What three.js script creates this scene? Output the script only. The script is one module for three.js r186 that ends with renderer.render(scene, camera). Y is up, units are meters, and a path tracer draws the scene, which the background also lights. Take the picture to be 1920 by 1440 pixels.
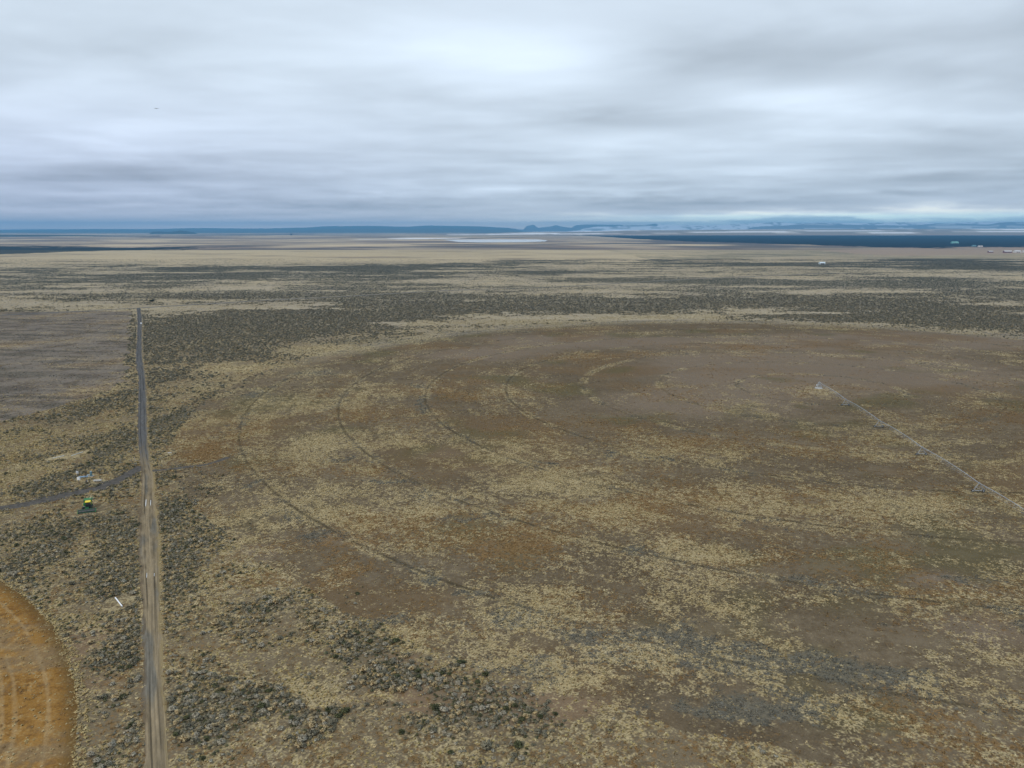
import * as THREE from 'three';
import { mergeGeometries } from 'three/addons/utils/BufferGeometryUtils.js';

// ---------------------------------------------------------------- camera, sky, sun, haze, exposure
const EYE = 108;                                   // metres above the plain
const scene = new THREE.Scene();
const camera = new THREE.PerspectiveCamera(52.82, 4 / 3, 1, 160000);
camera.position.set(0, EYE, 0);
camera.rotation.set(-Math.atan(290 / 1450), 0, 0);
const renderer = new THREE.WebGLRenderer({ antialias: true });
renderer.toneMapping = THREE.LinearToneMapping;
renderer.toneMappingExposure = 1.04;
renderer.shadowMap.enabled = true;
const sun = new THREE.DirectionalLight(new THREE.Color(1, 0.90, 0.76), 1.5);
sun.position.set(-320, 520, 60);                   // high, behind the cloud deck
sun.target.position.set(0, 0, -400);
sun.castShadow = true;
sun.shadow.radius = 45;
sun.shadow.mapSize.set(4096, 4096);
Object.assign(sun.shadow.camera, { left: -700, right: 700, top: 700, bottom: -700, near: 10, far: 2500 });
scene.add(sun, sun.target);
scene.fog = new THREE.FogExp2(new THREE.Color(0.19, 0.55, 0.95), 3.9e-5);

// ---------------------------------------------------------------- noise
let seedState = 7;
const rnd = () => { seedState = (seedState + 0x6d2b79f5) | 0; let t = Math.imul(seedState ^ (seedState >>> 15), 1 | seedState); t = (t + Math.imul(t ^ (t >>> 7), 61 | t)) ^ t; return ((t ^ (t >>> 14)) >>> 0) / 4294967296; };
const NT = new Float32Array(1024 * 1024);
for (let i = 0; i < NT.length; i++) NT[i] = rnd();
function vn(x, y) {                                // value noise, 0..1
  const ix = Math.floor(x), iy = Math.floor(y), fx = x - ix, fy = y - iy, u = fx * fx * (3 - 2 * fx), v = fy * fy * (3 - 2 * fy);
  const a = (ix & 1023), b = ((ix + 1) & 1023), c = (iy & 1023) << 10, d = ((iy + 1) & 1023) << 10;
  const p = NT[c + a], q = NT[c + b], r = NT[d + a], s = NT[d + b], m = p + (q - p) * u;
  return m + (r + (s - r) * u - m) * v;
}
function fbm(x, y, n = 4) {
  let s = 0, a = 0.5, t = 0;
  for (let i = 0; i < n; i++) { s += a * vn(x, y); t += a; a *= 0.55; const k = x * 1.62 - y * 1.21 + 17.3; y = x * 1.21 + y * 1.62 + 5.9; x = k; }
  return s / t;
}
function fbs(x, y, n = 4) { let s = 0, a = 0.5, t = 0; for (let i = 0; i < n; i++) { s += a * vn(x + i * 31.7, y + i * 11.3); t += a; a *= 0.55; x *= 2.03; y *= 2.03; } return s / t; }   // keeps its stretch
const sat = (v) => (v < 0 ? 0 : v > 1 ? 1 : v), sst = (a, b, v) => { v = sat((v - a) / (b - a)); return v * v * (3 - 2 * v); }, mix = (a, b, t) => a + (b - a) * t;

// ---------------------------------------------------------------- sky: a grey stratus deck over the whole dome, thinner low in the east
{
  const W = 4096, Hh = 2048, data = new Float32Array(W * Hh * 4);
  const D = 180 / Math.PI, at = (px, py) => { const x = (px - 960) / 1450, y = (720 - py) / 1450, c = 0.9806, s = 0.1961, up = y * c - s, fw = c + y * s; return [Math.atan2(x, fw) * D, Math.atan2(up, Math.hypot(x, fw)) * D]; };
  const masses = [[880, 110, 300, 75, 0.12], [1340, 130, 230, 40, -0.13], [1500, 190, 190, 24, 0.10], [180, 235, 160, 40, 0.07], [430, 272, 320, 26, 0.05], [1250, 262, 260, 20, 0.05], [1110, 232, 260, 18, -0.09], [600, 190, 400, 20, -0.02], [1700, 275, 300, 26, -0.05],
    [960, 345, 60, 7, 0.10], [700, 358, 60, 7, 0.10], [420, 322, 340, 16, -0.06], [30, 335, 200, 16, -0.07], [1200, 375, 420, 15, -0.09], [1830, 330, 200, 12, -0.1], [1750, 342, 130, 8, 0.09], [1320, 308, 260, 9, 0.07], [1560, 366, 460, 12, -0.06], [1720, 402, 420, 9, 0.36], [1330, 408, 320, 7, 0.22], [180, 395, 520, 32, -0.07], [760, 398, 300, 10, -0.04], [1020, 120, 90, 60, 0.05], [1850, 130, 200, 60, -0.02]]
    .map(([px, py, rx, ry, k]) => { const [a, e] = at(px, py); return [a, e, rx / 25.3 / 1.0, ry / 25.8, k]; });
  for (let r = Hh / 2 - 2; r < Hh; r++) {
    const el = Math.max(0.0005, ((r + 0.5) / Hh - 0.5) * Math.PI), se = Math.sin(el), ce = Math.cos(el), eD = el * D, k = 1 / (se + 0.045);
    for (let c = 0; c < W; c++) {
      const th = ((c + 0.5) / W - 0.5) * 2 * Math.PI, dx = Math.cos(th) * ce, dz = Math.sin(th) * ce, X = dx * k, Z = -dz * k;
      const w = fbm(X * 0.35 + 3, Z * 0.35 + 8, 3) - 0.5;
      const broad = fbm(X * 0.55 + w * 1.2 + 40, Z * 0.6 + w * 0.8 + 9, 4) - 0.5, fine = fbm(X * 1.7 + w * 2.5 + 90, Z * 1.9 + 50, 5) - 0.5;
      let b = 0.69 + 0.46 * broad * (0.45 + 0.55 * sst(0, 7, eD)) + 0.20 * fine + 0.17 * (fbs(X * 0.5 + w * 1.5 + 11, Z * 1.5 + 70, 5) - 0.5) * (1 - 0.6 * sst(3, 10, eD)) + 0.10 * sst(3, 45, eD);
      let azD = Math.atan2(dx, -dz) * D, warm = 0;
      if (Math.abs(azD) < 62 && eD < 40) for (const m of masses) { const u = (azD - m[0] + w * 6) / m[2], v = (eD - m[1] + w * 1.6 + fine * 0.8) / m[3], q = u * u + v * v; if (q < 8) { const g = 1.35 * m[4] * Math.exp(-q); b += g; if (m[4] > 0.11 && m[1] < 3) warm += g; } }
      const low = 1 - sst(0, 12, eD), west = sst(8, -32, azD) * low;
      const gap = sst(-6, 22, azD) * sst(70, 45, azD) * sst(1.25, 0.75, eD);       // clear air under the deck
      const o = (r * W + c) * 4;
      data[o] = b * (0.86 + 0.12 * warm) * (1 - 0.03 * west) * (1 - 0.24 * gap); data[o + 1] = b * (0.99 + 0.03 * warm) * (1 - 0.055 * west) * (1 + 0.0 * gap); data[o + 2] = b * (1.13 - 0.28 * warm) * (1 + 0.03 * west) * (1 + 0.10 * gap); data[o + 3] = 1;
      const far = Math.exp(-eD / 0.7); data[o] *= 1 + 1.2 * far; data[o + 1] *= 1 + 0.6 * far; data[o + 2] *= 1 + 0.1 * far;      // brighter low down, where the eye looks along the deck
    }
  }
  for (let i = 0; i < (Hh / 2 - 2) * W; i++) { data[i * 4] = 0.12; data[i * 4 + 1] = 0.105; data[i * 4 + 2] = 0.085; data[i * 4 + 3] = 1; }
  const sky = new THREE.DataTexture(data, W, Hh, THREE.RGBAFormat, THREE.FloatType);
  sky.mapping = THREE.EquirectangularReflectionMapping; sky.magFilter = sky.minFilter = THREE.LinearFilter; sky.needsUpdate = true;
  scene.background = sky; scene.environment = sky;
}

// ---------------------------------------------------------------- the survey of the place, metres: x to the east, z to the south, the eye above 0, 0
const PLACE = {
  pivot: [212.5, -524.9],
  arm: [1.6505, 54.21],
  road: [[-79.2, -153.5, 4.6], [-88.2, -172.3, 4.3], [-99.1, -195.6, 4.4], [-113.1, -225.2, 5.7], [-131.5, -264.1, 6.8], [-147.4, -297.7, 5.8], [-163.7, -332.5, 5.0], [-174.1, -352.8, 4.3], [-185.6, -375.6, 4.3], [-206.3, -418.6, 4.8], [-238.6, -487.4, 5.0], [-273.0, -560.1, 4.7], [-295.2, -604.8, 5.3], [-320.9, -657.0, 5.3], [-366.5, -753.9, 4.5], [-452.2, -936.4, 5.2], [-524.7, -1086.3, 4.9]],
  track: [[-214.3, -271.8], [-202.2, -289.8], [-193.2, -295.9], [-187.9, -301.5], [-181.0, -308.8], [-175.3, -314.2], [-173.5, -322.7], [-172.4, -332.5], [-171.7, -345.2]],
  spur: [[-164.0, -337.1], [-157.0, -341.1], [-144.5, -346.9], [-136.4, -358.9]],
  crossroad: [[-793.0, -909.1], [-656.7, -990.0], [-528.4, -1078.8], [-380.9, -1202.9], [-279.7, -1271.0], [-124.5, -1394.6], [102.9, -1500.5], [374.9, -1711.0], [805.9, -1964.5]],
  fallow: [[-936.2, -996.3], [-819.0, -1022.4], [-615.1, -1036.0], [-514.0, -1042.9], [-415.6, -835.6], [-330.9, -657.0], [-278.8, -547.9], [-279.0, -524.9], [-277.1, -503.8], [-282.7, -464.6], [-293.7, -430.8], [-330.4, -418.6], [-453.9, -471.9]],
  stubble: [-275.7, -58.5, 203.0],
  patches: [['tan', 36, -334, 33.5, 23.2, 0.5], ['tan', 10, -350, 30.0, 25.4, 0.3], ['tan', 90, -360, 41.2, 19.6, 0.45], ['tan', 127, -327, 46.9, 29.7, 0.15], ['tan', 166, -288, 31.2, 29.2, 0.35], ['tan', 109, -213, 23.6, 20.1, 0.35], ['tan', 63, -220, 24.3, 21.3, 0.5], ['tan', 51, -238, 21.0, 16.5, 0.3], ['tan', 67, -193, 13.0, 11.3, 0.35], ['tan', 0, -322, 20.9, 15.9, 0.4], ['tan', -50, -266, 29.0, 25.3, 0.3], ['tan', -82, -365, 41.0, 53.9, 0.2], ['tan', -126, -450, 37.8, 53.9, 0.35], ['tan', -167, -544, 45.6, 48.8, 0.35], ['tan', 17, -231, 13.7, 9.8, 0.3], ['tan', -55, -386, 11.0, 5.1, 0.9], ['tan', 213, -513, 18.1, 21.0, 0.7], ['tan', 176, -362, 18.1, 9.0, 0.6], ['tan', 327, -504, 17.8, 13.6, 1.0], ['tan', 363, -617, 9.5, 10.0, 1.0], ['tan', 116, -551, 19.3, 24.1, 0.5], ['tan', 263, -504, 7.1, 13.6, 0.4], ['tan', 238, -388, 22.1, 5.1, 0.9], ['tan', 223, -349, 15.0, 8.4, 0.6], ['tan', -233, -606, 33.9, 24.1, 1.0], ['tan', -180, -700, 34.1, 28.7, 1.0], ['tan', -161, -607, 29.7, 33.8, 0.4], ['tan', 207, -966, 73.4, 15.0, 0.9], ['tan', 25, -910, 125.9, 21.3, 0.5], ['tan', 105, -168, 25.6, 11.0, 0.3], ['tan', 69, -169, 25.6, 13.3, 0.25], ['tan', 6, -202, 21.1, 12.3, 0.3], ['tan', 38, -180, 8.2, 6.2, 0.4], ['tan', 17, -172, 7.9, 4.6, 0.6], ['tan', -58, -230, 10.2, 15.5, 0.2], ['tan', 154, -522, 22.0, 21.8, 0.3], ['tan', 87, -242, 23.1, 17.0, 0.3], ['tan', 124, -178, 16.1, 14.6, 0.4], ['tan', -38, -164, 15.0, 2.5, 0.9], ['tan', -51, -167, 11.5, 3.0, 0.7], ['tan', -26, -157, 7.3, 2.8, 0.8], ['tan', -29, -193, 11.6, 6.2, 0.4], ['rust', 7, -255, 29.9, 14.1, 0.6], ['rust', 21, -289, 29.4, 9.5, 0.6], ['rust', 94, -386, 24.8, 18.4, 0.6], ['rust', 69, -298, 34.6, 8.8, 0.7], ['rust', -50, -505, 71.1, 20.4, 0.5], ['rust', -12, -551, 34.8, 24.1, 0.5], ['rust', 89, -672, 56.2, 23.6, 0.5], ['rust', 210, -719, 100.1, 20.2, 0.5], ['rust', -48, -275, 24.0, 12.9, 0.6], ['rust', -36, -260, 28.5, 10.7, 0.6], ['rust', -75, -229, 18.6, 9.3, 0.5], ['rust', -152, -367, 15.7, 20.4, 0.9], ['rust', -142, -408, 17.4, 18.1, 0.5], ['rust', -101, -444, 22.0, 13.3, 0.5], ['rust', -241, -356, 12.7, 7.9, 1.4], ['rust', -201, -333, 14.4, 6.2, 0.9], ['rust', -9, -196, 13.2, 6.4, 0.5], ['rust', -56, -237, 10.5, 10.7, 0.5], ['rust', 162, -336, 16.9, 6.3, 0.4], ['rust', 126, -215, 12.8, 4.8, 0.5], ['rust', -78, -193, 15.9, 11.3, 0.25], ['rust', -33, -286, 22.9, 11.6, 0.4], ['rust', 97, -246, 18.1, 8.8, 0.3], ['rust', 141, -250, 22.0, 10.9, 0.25], ['slate', -69, -262, 7.7, 4.9, 1.0], ['slate', -54, -325, 6.1, 4.4, 1.0], ['slate', -38, -307, 5.3, 3.3, 1.0], ['slate', -115, -318, 5.0, 7.1, 0.9], ['slate', -86, -283, 6.2, 5.7, 0.8], ['slate', -12, -280, 18.4, 3.9, 0.8], ['slate', 50, -366, 10.5, 5.5, 0.8], ['slate', 72, -357, 15.4, 4.4, 0.8], ['slate', 40, -248, 4.4, 3.6, 1.0], ['slate', -23, -225, 6.7, 4.5, 0.9], ['slate', -13, -215, 9.6, 5.5, 0.9], ['slate', -2, -202, 9.1, 4.3, 0.8], ['slate', -35, -202, 7.5, 3.7, 0.8], ['slate', 6, -205, 9.2, 4.4, 0.7], ['slate', 23, -193, 13.0, 7.3, 0.7], ['slate', 38, -186, 15.4, 7.9, 0.9], ['slate', 63, -180, 27.2, 7.0, 0.8], ['slate', 85, -175, 23.9, 6.6, 0.8], ['slate', 99, -223, 9.9, 5.2, 0.8], ['slate', 87, -227, 10.1, 3.8, 0.7], ['slate', 51, -160, 19.6, 8.1, 0.8], ['slate', 65, -156, 14.4, 3.9, 0.6], ['slate', 3, -175, 11.9, 5.2, 0.8], ['slate', 98, -199, 8.9, 4.2, 0.6], ['slate', 142, -225, 10.0, 3.0, 0.8], ['slate', 144, -208, 10.9, 2.6, 0.8], ['slate', -57, -475, 4.7, 39.1, 0.9], ['slate', -67, -531, 11.2, 15.0, 0.6], ['slate', -155, -424, 3.0, 48.1, 0.9], ['slate', -171, -505, 17.8, 20.4, 0.8], ['slate', -147, -582, 28.6, 17.9, 0.8], ['slate', -136, -755, 62.9, 25.9, 0.9], ['slate', -34, -827, 91.8, 22.1, 0.7], ['slate', 87, -899, 124.5, 20.8, 0.6], ['slate', -192, -687, 28.7, 21.6, 0.9], ['slate', -213, -540, 22.8, 15.5, 0.7], ['slate', -192, -444, 9.4, 18.6, 0.6], ['slate', -113, -473, 10.0, 27.0, 0.6], ['slate', -82, -358, 7.7, 12.3, 0.7], ['slate', -153, -344, 12.4, 4.9, 0.8], ['slate', -231, -357, 15.4, 8.8, 0.5], ['slate', -231, -371, 18.6, 13.3, 0.5], ['slate', 15, -349, 12.5, 4.2, 0.8], ['slate', -68, -350, 7.5, 5.1, 0.7], ['slate', 95, -272, 11.9, 5.3, 0.4], ['slate', 447, -966, 133.5, 23.9, 0.6], ['slate', 501, -801, 66.8, 20.8, 0.6], ['slate', 54, -199, 13.4, 5.4, 0.5], ['slate', 94, -166, 25.3, 4.3, 0.6], ['slate', 109, -159, 14.7, 4.0, 0.6], ['slate', 147, -196, 13.2, 5.8, 0.6], ['sage', -139, -266, 5.4, 25.3, 1.0], ['sage', -123, -231, 6.1, 21.4, 0.9], ['sage', -112, -211, 3.1, 10.0, 0.8], ['sage', -102, -188, 3.7, 16.2, 1.0], ['sage', -92, -169, 3.1, 13.3, 1.0], ['sage', -82, -151, 2.6, 10.9, 1.0], ['sage', -131, -290, 7.1, 35.2, 0.9], ['sage', -111, -247, 7.9, 22.0, 0.8], ['sage', -104, -222, 7.2, 10.9, 0.6], ['sage', -80, -171, 3.4, 6.9, 0.8], ['sage', -75, -160, 4.9, 8.1, 1.0], ['sage', -65, -156, 14.4, 7.7, 0.8], ['sage', -162, -239, 10.6, 8.3, 0.9], ['sage', -160, -233, 6.9, 4.0, 1.0], ['sage', -158, -266, 13.5, 20.2, 0.5], ['sage', -174, -266, 17.4, 20.2, 0.4], ['sage', -61, -206, 13.8, 15.8, 0.25], ['sage', -73, -212, 6.3, 5.4, 0.7], ['sage', -45, -193, 7.2, 5.6, 0.6], ['sage', -36, -183, 8.3, 6.2, 0.8], ['sage', -29, -175, 10.6, 3.8, 0.8], ['sage', -22, -172, 9.2, 5.5, 0.9], ['sage', -14, -168, 9.0, 4.4, 0.7], ['sage', -7, -162, 7.4, 4.9, 0.7], ['sage', -46, -166, 15.2, 4.7, 0.6], ['sage', -56, -158, 14.5, 6.7, 0.7], ['sage', -31, -158, 16.9, 7.9, 0.6], ['sage', -12, -156, 16.8, 5.8, 0.6], ['sage', 5, -160, 9.8, 8.1, 0.6], ['sage', -130, -230, 8.5, 15.5, 0.4], ['sage', -62, -166, 7.6, 4.3, 0.5], ['sage', -151, -333, 9.6, 15.4, 0.4], ['sage', -196, -453, 7.1, 128.3, 0.5], ['sage', -201, -414, 4.0, 89.4, 0.7], ['sage', -254, -524, 4.3, 105.6, 0.5], ['sage', -260, -473, 20.0, 24.0, 0.4], ['sage', -275, -431, 27.5, 12.6, 0.5], ['sage', -204, -314, 18.2, 4.2, 0.5], ['sage', -183, -325, 4.2, 3.7, 0.8], ['sage', -278, -864, 115.9, 158.5, 0.9], ['sage', -253, -678, 75.0, 65.5, 0.6], ['sage', -257, -586, 24.5, 54.0, 0.6], ['sage', -233, -950, 129.6, 114.3, 0.9], ['sage', -354, -875, 52.2, 188.8, 0.7], ['sage', -45, -1089, 193.5, 105.0, 1.0], ['sage', -169, -1246, 135.6, 136.5, 0.7], ['sage', 144, -1109, 151.9, 93.6, 0.9], ['sage', 119, -1236, 169.4, 77.4, 0.6], ['sage', 313, -1235, 135.6, 67.7, 0.5], ['sage', 509, -1016, 179.0, 142.7, 1.0], ['sage', 560, -921, 100.7, 107.8, 1.0], ['sage', 522, -1194, 163.2, 108.1, 0.9], ['sage', 421, -1398, 153.2, 74.1, 0.6], ['sage', 817, -1374, 146.9, 232.7, 0.6], ['sage', 916, -1705, 185.5, 145.4, 0.7], ['sage', 540, -1615, 286.4, 114.6, 0.8], ['sage', 336, -1698, 139.1, 90.5, 0.7], ['sage', 1448, -2402, 251.7, 484.7, 0.7], ['sage', 1164, -2322, 188.8, 200.9, 0.5], ['sage', -790, -1770, 431.0, 194.7, 0.8], ['sage', -382, -2164, 235.0, 174.8, 0.9], ['sage', -178, -2382, 259.2, 141.4, 0.8], ['sage', 92, -2705, 293.7, 181.8, 0.9], ['sage', 433, -2902, 393.4, 208.8, 0.8], ['sage', 826, -3121, 254.2, 181.3, 0.6], ['sage', -724, -2313, 251.7, 133.4, 0.7], ['sage', -969, -2160, 117.5, 145.4, 0.7], ['sage', -518, -1904, 259.2, 135.9, 0.6], ['sage', -841, -1463, 200.3, 81.0, 0.4], ['sage', -345, -1405, 191.5, 124.1, 0.6], ['sage', -449, -1290, 141.0, 104.9, 0.5], ['sage', 81, -1975, 94.0, 146.1, 0.6], ['sage', -220, -1802, 73.4, 162.1, 0.5], ['sage', 46, -1698, 139.1, 90.5, 0.3], ['sage', 915, -2494, 203.3, 154.8, 0.4], ['sage', 576, -2494, 271.1, 154.8, 0.4], ['sage', 1124, -3385, 275.3, 212.9, 0.6], ['sage', 1623, -2850, 309.2, 201.5, 0.8], ['sage', 1566, -3626, 293.7, 324.3, 0.6], ['bare', 5, -160, 18.4, 8.1, 0.7], ['bare', -27, -180, 8.2, 3.5, 0.5], ['bare', -23, -166, 11.4, 6.5, 0.6], ['bare', -8, -175, 10.6, 3.3, 0.5], ['bare', 131, -196, 20.6, 11.6, 0.4], ['bare', 134, -225, 15.0, 5.2, 0.5], ['bare', 113, -476, 66.8, 45.2, 0.5], ['bare', 281, -595, 122.4, 91.4, 0.6], ['bare', 179, -595, 81.6, 91.4, 0.5], ['bare', 73, -757, 104.9, 51.9, 0.6], ['bare', -28, -674, 65.6, 41.4, 0.5], ['bare', 414, -760, 136.4, 67.0, 0.6], ['bare', 283, -756, 104.9, 44.5, 0.5], ['bare', -37, -367, 15.7, 12.9, 0.4], ['bare', -88, -246, 10.8, 8.8, 0.3], ['bare', -61, -260, 11.4, 9.7, 0.3], ['bare', -64, -157, 2.4, 2.0, 0.6], ['bare', -116, -181, 8.1, 27.1, 0.4], ['bare', -112, -191, 7.2, 16.6, 0.5], ['bare', -99, -169, 5.1, 13.3, 0.4]],
  shadedSage: [[344.2, -20336.4], [2803.5, -29590.0], [8391.5, -38755.5], [22027.8, -50873.4], [46173.6, -62618.4], [3530.9, -4768.5], [3045.0, -4768.5], [2447.5, -4502.4], [2202.8, -5067.9], [1998.8, -6010.4], [1628.1, -7059.4], [1449.2, -8550.2], [1355.6, -12506.4]],
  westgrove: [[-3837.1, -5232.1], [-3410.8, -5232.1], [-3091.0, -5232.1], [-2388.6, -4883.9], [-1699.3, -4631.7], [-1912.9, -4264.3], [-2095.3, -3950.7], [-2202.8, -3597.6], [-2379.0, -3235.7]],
  brownfield: [[1597.0, -4050.0], [1991.6, -4440.4], [2461.9, -4768.5], [2948.3, -4989.6], [3695.0, -5232.1], [2603.3, -3679.9], [1996.3, -3371.4], [1646.5, -3268.6], [1546.6, -3443.6]],
  lake: [[-734.3, -8330.4], [-347.8, -8550.2], [0.0, -8641.4], [289.8, -8550.2], [358.2, -7884.4], [302.2, -7184.8], [114.7, -6764.4], [-270.8, -6653.2], [-466.7, -6879.4]],
  pan: [[-2023.0, -8287.8], [-1835.6, -9026.4], [-1376.7, -10157.4], [-980.7, -11133.5], [-413.0, -10157.4], [-856.6, -9026.4], [-1410.6, -8001.3]],
  at: {'combine': [-166.8, -288.6], 'service': [-187.9, -320.6], 'pole': [-184.6, -320.6], 'motor': [-187.7, -330.2], 'pump': [-189.6, -327.1], 'pipes': [-180.9, -322.7], 'gate1': [-168.9, -327.1], 'gate2': [-166.9, -327.9], 'gate3': [-180.1, -351.9], 'gate4': [-179.4, -353.7], 'postA': [-185.9, -334.0], 'pipeA0': [-220.8, -357.2], 'pipeA1': [-217.7, -361.6], 'pipeB0': [-214.1, -361.6], 'pipeB1': [-212.1, -368.0], 'whiteA': [-118.4, -213.8], 'whiteB': [-113.7, -208.4], 'rodA': [-124.9, -238.6], 'rodB': [-117.8, -225.2], 'chip': [-168.4, -366.2], 'ice1': [-147.4, -295.9], 'ice2': [-145.5, -295.9], 'ice3': [-130.3, -262.1], 'ice4': [-116.2, -229.3], 'ice5': [-114.0, -229.7], 'truck': [-430.7, -893.4], 'bush': [-547.5, -1175.9], 'hayshed': [977.0, -2464.9], 'greenshed': [3449.6, -6124.2], 'barn0': [2265.9, -3713.8], 'barn1': [2325.4, -3679.9], 'barn2': [2392.2, -3713.8], 'barn3': [2427.6, -3713.8], 'farm0': [2925.8, -4974.2], 'farm1': [2930.4, -4913.7], 'hut': [-4145.2, -14784.2]},
  ridges: {'west': [[-32392, 32], [-24673, 83], [-22100, 108], [-20300, 121], [-17473, 121], [-15157, 171], [-12333, 146], [-10275, 184], [-8730, 259], [-6676, 272], [-5136, 234], [-4108, 284], [-2054, 259], [0, 184], [1028, 83]], 'front': [[-11090, 30], [-8451, 22], [-7923, 20], [-7219, 15], [-6516, 8], [-5812, -4]], 'butte': [[-8773, 1], [-8639, 55], [-8485, 58], [-8254, 50], [-8124, 64], [-7994, 83], [-7867, 68], [-7689, 42], [-7564, 1]], 'table': [[406, 161], [811, 294], [1081, 333], [1352, 188], [1892, 241], [2216, 307], [2595, 241], [2974, 188], [3297, 320], [3783, 346], [5404, 333], [6487, 280], [6890, 346], [7239, 386], [7567, 294], [8381, 227], [10005, 188]], 'snow': [[2433, 207], [4594, 321], [7836, 340], [9999, 302], [11885, 397], [13501, 464], [14315, 416], [15662, 454], [17286, 416], [19983, 454], [21607, 416], [24030, 483], [25381, 473], [28076, 511], [33488, 435]], 'east': [[10222, 156], [11677, 251], [13615, 356], [14589, 337], [16051, 299], [17998, 280], [19450, 356], [20421, 365], [21641, 327], [22360, 413], [22745, 442], [23138, 413], [23822, 384], [26501, 346], [30161, 270]]},
  bird: [-105, 143],
};
const names = {};
const numbered = (n) => { const k = names[n] = (names[n] ?? -1) + 1; return k ? n + '_' + String(k).padStart(3, '0') : n; };
function tag(o, label, category, group, kind) { const u = o.userData; if (label) u.label = label; if (category) u.category = category; if (group) u.group = group; if (kind) u.kind = kind; return o; }
function top(o, name) { o.name = numbered(name); scene.add(o); return o; }
function mat(r, g, b, rough = 0.9, metal = 0, more = {}) { const m = new THREE.MeshStandardMaterial({ roughness: rough, metalness: metal, side: THREE.DoubleSide, ...more }); m.color.setRGB(r, g, b); return m; }
const matte = (r, g, b, more = {}) => { const m = new THREE.MeshLambertMaterial({ side: THREE.DoubleSide, ...more }); m.color.setRGB(r, g, b); return m; };      // soil, straw and leaves: no gloss
function part(parent, name, geo, m, x = 0, y = 0, z = 0, ry = 0) { const o = new THREE.Mesh(geo, m); o.name = name; o.position.set(x, y, z); o.rotation.y = ry; parent.add(o); return o; }
function group(parent, name, x = 0, y = 0, z = 0, ry = 0) { const o = new THREE.Group(); o.name = name; o.position.set(x, y, z); o.rotation.y = ry; parent.add(o); return o; }
const V = (x, y, z) => new THREE.Vector3(x, y, z);
function bar(a, b, r, sides = 6, r2 = r) {          // a round bar between two points
  const d = b.clone().sub(a), g = new THREE.CylinderGeometry(r2, r, d.length(), sides);
  g.applyQuaternion(new THREE.Quaternion().setFromUnitVectors(V(0, 1, 0), d.normalize())); const m = a.clone().add(b).multiplyScalar(0.5); return g.translate(m.x, m.y, m.z);
}
const box = (w, h, d, x = 0, y = 0, z = 0) => new THREE.BoxGeometry(w, h, d).translate(x, y, z);
const merge = (l) => mergeGeometries(l.map((g) => (g.index ? g.toNonIndexed() : g)));
function prism(pts, w, bevel = 0.03) {              // outline in the zy plane (z forward), extruded across x
  const s = new THREE.Shape(pts.map(([z, y]) => new THREE.Vector2(z, y))), g = new THREE.ExtrudeGeometry(s, { depth: w - 2 * bevel, bevelEnabled: bevel > 0, bevelSize: bevel, bevelThickness: bevel, bevelSegments: 1 });
  return g.translate(0, 0, -w / 2 + bevel).rotateY(-Math.PI / 2);
}

// ---------------------------------------------------------------- what covers the ground
const [CX, CZ] = PLACE.pivot, [ARM, SPAN] = PLACE.arm, RIM = 411;
const CH = { tan: 0, rust: 1, slate: 2, sage: 3, bare: 4 };
function patchGrid(x0, x1, z0, z1, step) {
  const nx = Math.round((x1 - x0) / step) + 1, nz = Math.round((z1 - z0) / step) + 1, f = new Float32Array(nx * nz * 5);
  for (const [kind, bx, bz, rx, rz, amt] of PLACE.patches) {
    const c = CH[kind], i0 = Math.max(0, Math.floor((bx - 2 * rx - x0) / step)), i1 = Math.min(nx - 1, Math.ceil((bx + 2 * rx - x0) / step)), j0 = Math.max(0, Math.floor((bz - 2 * rz - z0) / step)), j1 = Math.min(nz - 1, Math.ceil((bz + 2 * rz - z0) / step));
    for (let j = j0; j <= j1; j++) for (let i = i0; i <= i1; i++) { const u = (x0 + i * step - bx) / rx, v = (z0 + j * step - bz) / rz, q = u * u + v * v; if (q < 4) f[(j * nx + i) * 5 + c] += amt * (Math.exp(-1.1 * q) - 0.0123); }
  }
  return { x0, x1, z0, z1, step, nx, nz, f };
}
const gridNear = patchGrid(-960, 960, -1260, -60, 2), gridFar = patchGrid(-3200, 3200, -4400, -1200, 8);
const lay = new Float32Array(5);
function patches(x, z) {
  const g = z > -1235 && Math.abs(x) < 930 ? gridNear : gridFar;
  if (x <= g.x0 || x >= g.x1 - g.step || z <= g.z0 || z >= g.z1 - g.step) { lay.fill(0); return; }
  const u = (x - g.x0) / g.step, v = (z - g.z0) / g.step, i = Math.floor(u), j = Math.floor(v), a = u - i, b = v - j, o = (j * g.nx + i) * 5, w = g.nx * 5, f = g.f;
  for (let c = 0; c < 5; c++) lay[c] = (f[o + c] * (1 - a) + f[o + 5 + c] * a) * (1 - b) + (f[o + w + c] * (1 - a) + f[o + w + 5 + c] * a) * b;
}
function inside(poly, x, z) { let r = false; for (let i = 0, j = poly.length - 1; i < poly.length; j = i++) { const [xi, zi] = poly[i], [xj, zj] = poly[j]; if (zi > z !== zj > z && x < ((xj - xi) * (z - zi)) / (zj - zi) + xi) r = !r; } return r; }
const bounds = (poly) => [Math.min(...poly.map((p) => p[0])), Math.max(...poly.map((p) => p[0])), Math.min(...poly.map((p) => p[1])), Math.max(...poly.map((p) => p[1]))];
const within = (poly) => { const b = bounds(poly); return (x, z) => x > b[0] && x < b[1] && z > b[2] && z < b[3] && inside(poly, x, z); };
const inFallow = within(PLACE.fallow), inShadedSage = within(PLACE.shadedSage), inGrove = within(PLACE.westgrove), inBrown = within(PLACE.brownfield), inPan = within(PLACE.pan);
const [SX, SZ, SR] = PLACE.stubble;
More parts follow.
